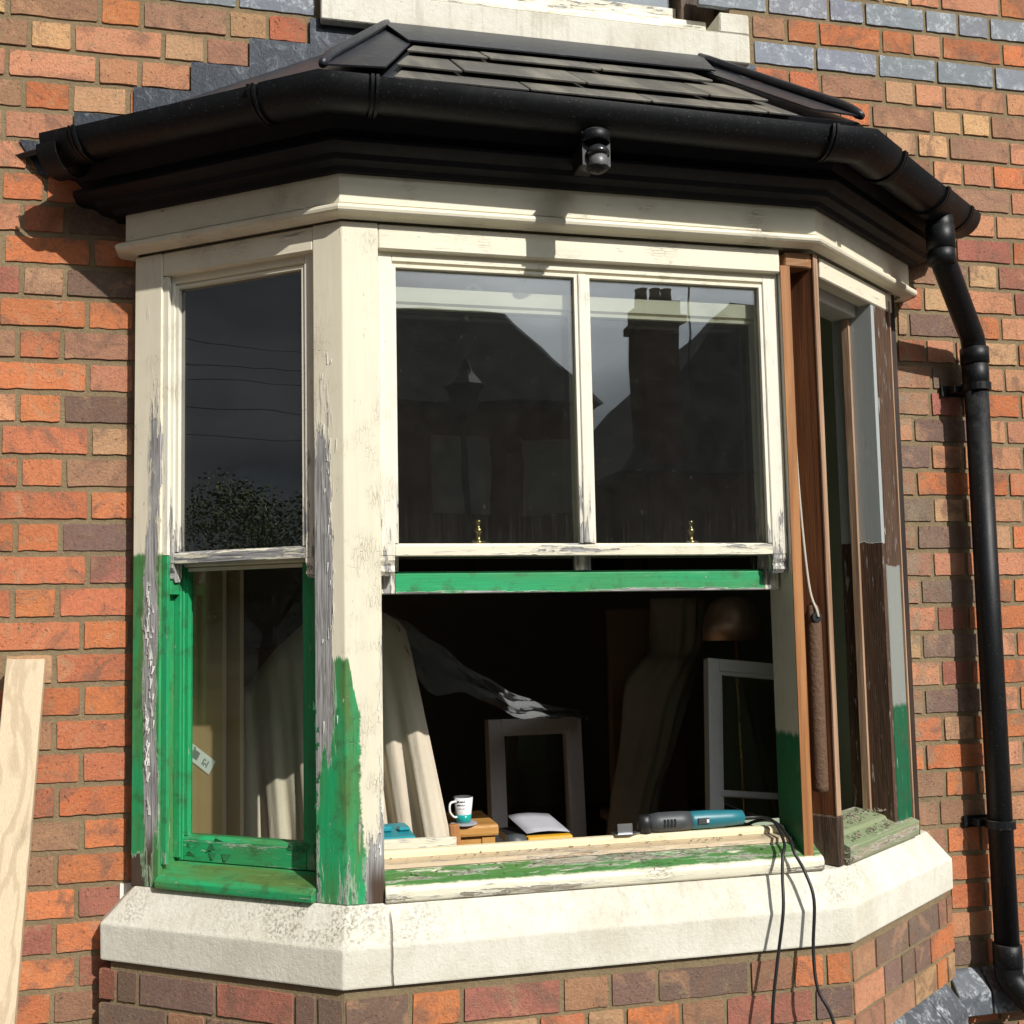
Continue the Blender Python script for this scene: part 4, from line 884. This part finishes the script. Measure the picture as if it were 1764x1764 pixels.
# furniture hidden under the sheets, holding them up
cab = mesh('cabinet', *box(-.86,-.43,.42,1.2,.301,1.50), MT['floor_wood'], None, bevel=.01); tag(cab, 'dark cabinet hidden under the beige dust sheet', 'cabinet')
def frame(name, M, w_, h, m, t, mat, lab, cat, rails=(), gm='glass_clean'):
    e = empty(name, M.translation, lab, cat)
    for bx, nm in ((box(0,m,0,t,0,h),'stile'),(box(w_-m,w_,0,t,0,h),'stile'),(box(m,w_-m,0,t,0,m),'bottom_rail'),(box(m,w_-m,0,t,h-m,h),'top_rail')): mesh(nm, *xf(bx,M), MT[mat], e, bevel=.004, seg=2)
    for nm, bx in (('inner_bead',box(m,m+.012,.008,t-.012,m,h-m)),('inner_bead',box(w_-m-.012,w_-m,.008,t-.012,m,h-m)),('inner_bead',box(m+.012,w_-m-.012,.008,t-.012,h-m-.012,h-m))): mesh(nm, *xf(bx,M), MT[mat], e)
    for r0, r1 in rails: mesh('mid_rail', *xf(box(m,w_-m,.004,t-.004,r0,r1),M), MT[mat], e, bevel=.003)
    mesh('glass_pane', *xf(box(m,w_-m,t*.5-.002,t*.5+.002,m,h-m),M), MT[gm], e)
    return e
Mf = Matrix.Translation((.180,1.62,.302)) @ Matrix.Rotation(math.radians(-5),4,'X') @ Matrix.Rotation(math.radians(3),4,'Z')
frame('window_frame', Mf, .425, .855, .060, .065, 'white_upvc', 'new white window frame standing in the middle of the room', 'window frame')
Ms = Matrix.Translation((.595,.42,.302)) @ Matrix.Rotation(math.radians(6),4,'Y') @ Matrix.Rotation(math.radians(-10),4,'X')
frame('spare_sash', Ms, .56, 1.16, .042, .04, 'grey_frame', 'old white sash with a crossbar leaning inside the right of the bay', 'sash', rails=((.70,.722),))
stl = empty('stool', (-.20,.54,.302), 'small honey-coloured wooden stool with a mug on it', 'stool')
mesh('seat', *box(-.34,-.078,.42,.67,.928,.962), MT['stool_wood'], stl, bevel=.008, seg=2)
for x in (-.33,-.130):
    for y in (.43,.625): mesh('leg', *box(x,x+.042,y,y+.035,.302,.927), MT['stool_wood'], stl, bevel=.002)
mesh('apron', *box(-.287,-.131,.435,.452,.868,.927), MT['stool_wood'], stl); mesh('stretcher', *box(-.287,-.131,.438,.456,.60,.63), MT['stool_wood'], stl)
GX, GY, GZ = -.182, .448, .967
mug = empty('mug', (GX,GY,GZ), 'white and teal mug with black lettering standing on the stool', 'mug')
mesh('coaster', *lathe([(.040,-.0045),(.042,-.003),(.042,0),(.040,.0015)], (GX,GY,GZ), 20), MT['paper'], mug)
mesh('cup', *lathe([(.018,.002),(.021,.003),(.0235,.021),(.030,.078),(.028,.078),(.020,.015),(.002,.011)], (GX,GY,GZ), 24), MT['ceramic'], mug, smooth=True)
mesh('glaze_band', *lathe([(.0212,.0035),(.0222,.004),(.0252,.027),(.0244,.027)], (GX,GY,GZ), 24), MT['ceramic_teal'], mug, smooth=True)
mesh('handle', *tube(spline([(GX-.026,GY-.012,GZ+.067),(GX-.044,GY-.020,GZ+.063),(GX-.046,GY-.022,GZ+.040),(GX-.034,GY-.017,GZ+.023),(GX-.023,GY-.010,GZ+.020)],4), .0035, 8), MT['ceramic'], mug, smooth=True)
mk = []
for r in range(4):
    for i in range(5 if r < 3 else 2):
        a = math.radians(222+i*11+R.uniform(-2,2)); rr = .0287-.0011*r*1.55+.0004; z = GZ+.067-.0105*r
        p = Vector((GX+rr*math.cos(a), GY+rr*math.sin(a), z)); tdir = Vector((-math.sin(a),math.cos(a),0))
        mk.append(tube(spline([p-tdir*.0019+Vector((0,0,-.002)), p+Vector((0,0,.0024)), p+tdir*.0012, p+tdir*.0021+Vector((0,0,-.0018))],3), .0008, 5))
mesh('lettering', *join(*mk), MT['ink'], mug)
lamp = empty('floor_lamp', (1.03,1.0,.302), 'tall metal floor lamp with a domed shade at the right of the room', 'floor lamp')
mesh('lamp_shade', *lathe([(.012,1.655),(.05,1.648),(.085,1.622),(.106,1.57),(.112,1.487),(.109,1.487),(.102,1.568),(.08,1.617),(.012,1.645)], (.99,1.0,0), 28), MT['copper'], lamp, smooth=True)
mesh('lamp_pole', *tube([(.995,1.0,1.64),(1.03,1.0,.33)], .0075, 10), MT['brass'], lamp, smooth=True)
mesh('lamp_base', *lathe([(.0,.302),(.13,.302),(.13,.318),(.02,.33),(.0,.335)], (1.03,1.0,0), 24), MT['copper'], lamp, smooth=True)
# sheet over a chair at the right
Lc = spline([(.86,1.5,1.66),(.85,1.5,1.45),(.78,1.45,1.39),(.70,1.42,1.30),(.66,1.40,1.05),(.60,1.36,.80),(.52,1.30,.303)],5)
Rc = spline([(1.12,1.5,1.66),(1.10,1.5,1.45),(1.05,1.45,1.38),(.99,1.42,1.22),(.90,1.40,1.00),(.80,1.36,.78),(.78,1.30,.303)],5)
rows = [[a.lerp(b_, k/14)+Vector((0,-.12*math.sin(math.pi*k/14)+.018*math.sin(k*2.1+i*.25),0)) for k in range(15)] for i,(a,b_) in enumerate(zip(Lc,Rc))]
cs_ = mesh('chair_cover', *grid(rows), MT['white_drape'], None, smooth=True); solid(cs_,.003); tag(cs_, 'pale cloth thrown over a tall chair beside the floor lamp', 'cloth')
ch = empty('chair', (.85,1.62,.302), 'dark chair mostly hidden under the pale cloth', 'chair')
mesh('backrest', *box(.70,1.05,1.60,1.64,.75,1.62), MT['floor_wood'], ch, bevel=.01); mesh('seat', *box(.66,1.06,1.42,1.66,.72,.76), MT['floor_wood'], ch, bevel=.005)
for x in (.68,1.0):
    for y in (1.44,1.6): mesh('leg', *box(x,x+.035,y,y+.035,.302,.719), MT['floor_wood'], ch)
# clutter on the window board
tb = mesh('tool_box', *join(box(-.535,-.420,-.16,.02,.999,1.060), box(-.525,-.47,-.10,-.06,1.0605,1.074), box(-.455,-.425,-.10,-.06,1.0605,1.070)), MT['teal_box'], None, bevel=.004); tag(tb, 'teal plastic tool box on the window board behind the post', 'tool box')
op = mesh('timber_offcut', *xf(box(-.09,.09,-.010,.010,-.011,.011), Matrix.Translation((-.415,-.178,1.047))@Matrix.Rotation(.02,4,'Y')@Matrix.Rotation(.06,4,'Z')), MT['rail_worn'], None, bevel=.002); tag(op, 'broken grey painted timber strip lying along the inner sill', 'timber strip')
op2 = mesh('timber_offcut', *xf(box(-.012,.012,-.010,.010,0,.085), Matrix.Translation((-.320,-.165,.999))@Matrix.Rotation(-.10,4,'Y')), MT['bare_pine'], None, bevel=.002); tag(op2, 'splintered upright wood offcut in front of the mug', 'timber offcut')
pp = mesh('paper_sheet', *grid([[(-.150+.115*i/4+.028*j/4, .02-.10*j/4, 1.062-.030*(j/4)**1.0+.004*math.sin(i*.9)) for i in range(5)] for j in range(5)]), MT['paper'], None, smooth=True); solid(pp,.0006); tag(pp, 'pale grey sheet of paper lying on the window board', 'paper')
fd = mesh('folder', *box(-.165,.0,-.07,.05,.999,1.026), MT['rubber'], None, bevel=.003); tag(fd, 'dark folder lying under the grey sheet of paper', 'folder')
ht = empty('hand_tool', (-.09,-.14,.999), 'black and yellow hand tool lying on the inner window board', 'hand tool')
mesh('tool_head', *lathe([(.006,-.19),(.021,-.187),(.023,-.165),(.018,-.142),(.010,-.138)], (.0,-.135,1.023), 14, 'x'), MT['grey_plastic'], ht, smooth=True)
mesh('handle', *box(-.138,-.020,-.150,-.120,1.004,1.037), MT['yellow'], ht, bevel=.006, seg=2)

# ---------------------------------------------------------------- across the street (seen in the glass)
def opp(name, x0,x1,y0,ze,zr,lab,hip):
    e = empty(name, ((x0+x1)/2,y0,0), lab, 'house')
    mesh('wall', *box(x0,x1,y0-7,y0,0,ze), MT['opp_brick'], e)
    h0 = hip
    v = [Vector(p) for p in ((x0-.2,y0+.3,ze),(x1+.2,y0+.3,ze),(x1+.2,y0-7.3,ze),(x0-.2,y0-7.3,ze),(x0+h0,y0-3.5,zr),(x1-h0,y0-3.5,zr))]
    mesh('roof', v, [(0,1,5,4),(1,2,5),(2,3,4,5),(3,0,4),(0,1,2,3)], MT['opp_slate'], e)
    return e
h1 = opp('opposite_house', -7.0,4.7,-14.2,5.1,7.75,'dark slate-roofed house across the street, mirrored in the left pane',.6)
for x in (-4.6,-2.2,.2,2.0,3.5):
    for z in (1.1,3.3):
        wn = mesh('window', *box(x,x+.95,-14.2,-14.14,z,z+1.25), MT['render_shade'], h1); mesh('pane', *box(x+.1,x+.85,-14.139,-14.13,z+.1,z+1.15), MT['glass_clean'], wn)
h2 = opp('opposite_house', 5.0,15.5,-13.4,3.9,7.9,'lower hipped-roof house with a tall chimney, mirrored in the right pane',3.6)
for x in (7.2,9.8):
    wn = mesh('window', *box(x,x+1.1,-13.4,-13.34,1.0,2.4), MT['render_shade'], h2); mesh('pane', *box(x+.1,x+1.0,-13.339,-13.33,1.1,2.3), MT['glass_clean'], wn)
chm = mesh('chimney', *join(box(5.33,5.93,-13.9,-13.2,2.0,6.30), box(5.25,6.01,-13.98,-13.12,6.301,6.42), box(5.31,5.95,-13.92,-13.18,6.421,6.66)), MT['opp_brick'], h2)
for x in (5.42,5.66,5.86): mesh('chimney_pot', *lathe([(.09,6.66),(.11,6.7),(.085,6.9),(.10,6.95)], (x,-13.55,0), 12), MT['terracotta'], chm)
an = mesh('aerial', *join(tube([(6.12,-13.3,5.0),(6.12,-13.3,7.15)],.016,6), tube([(5.75,-13.3,7.05),(6.20,-13.3,7.10)],.010,5), *[tube([(5.80+.09*i,-13.42,7.055+.01*i),(5.80+.09*i,-13.18,7.055+.01*i)],.006,4) for i in range(5)]), MT['wire'], h2)
sl_ = empty('street_lamp', (2.2,-12.4,0), 'old iron street lamp across the road, mirrored in the left pane', 'street lamp')
mesh('lamp_post', *lathe([(.14,0),(.12,.8),(.06,.9),(.045,4.4),(.06,4.45)], (2.2,-12.4,0), 12), MT['wire'], sl_)
mesh('lantern', *lathe([(.05,4.45),(.16,4.55),(.24,4.95),(.30,5.0),(.10,5.2),(.03,5.35)], (2.2,-12.4,0), 8), MT['wire'], sl_)
def tree(loc, h, r, lab, n=11000):
    e = empty('garden_tree', loc, lab, 'tree'); x, y, z = loc
    mesh('trunk', *tube([(x,y,0),(x+.1,y,h*.35),(x-.05,y+.1,h*.6),(x,y,h*.9)], [.22,.16,.10,.03], 8), MT['bark'], e)
    br_ = [tube([(x,y,h*.35),(x+r*.5*math.cos(a),y+r*.5*math.sin(a),h*.6),(x+r*.85*math.cos(a),y+r*.85*math.sin(a),h*.75)], [.08,.05,.015], 6) for a in [i*1.05 for i in range(6)]]
    mesh('limb', *join(*br_), MT['bark'], e)
    v, f = [], []
    blobs = [(Vector((x+R.gauss(0,r*.45), y+R.gauss(0,r*.45), h*R.uniform(.45,.92))), r*R.uniform(.25,.5)) for _ in range(30)]
    for _ in range(n):
        c_, rr = R.choice(blobs); p = c_+Vector((R.gauss(0,1),R.gauss(0,1),R.gauss(0,1))).normalized()*rr*R.random()**.4
        a = Vector((R.gauss(0,1),R.gauss(0,1),R.gauss(0,1))).normalized(); b_ = a.orthogonal().normalized(); s_ = R.uniform(.022,.05)
        k = len(v); v += [p-a*s_, p+b_*s_*.5, p+a*s_, p-b_*s_*.5]; f.append((k,k+1,k+2,k+3))
    o = mesh('crown', v, f, MT['leaf'], e)
tree((-13.2,-7.6,0), 4.6, 1.7, 'bushy garden tree mirrored low in the left-hand glass')
tree((-15.4,-6.2,0), 3.9, 1.5, 'lower bushy tree left of the taller one, mirrored in the left-hand glass')
for i, (za, zb) in enumerate(((6.0,6.2),(5.6,5.95),(5.35,5.75),(4.95,5.35),(4.55,4.85))):
    pts = [Vector((-13.5,-9+20*t/12*.5-1.0,za+(zb-za)*(1-t/12)-.25*math.sin(math.pi*t/12))) for t in range(13)]
    tag(mesh('power_line', *tube(pts, .011, 5), MT['wire'], None), 'thin overhead wire, number %s from the top, mirrored in the left-hand glass' % ('one','two','three','four','five')[i], 'wire', 'overhead wires')
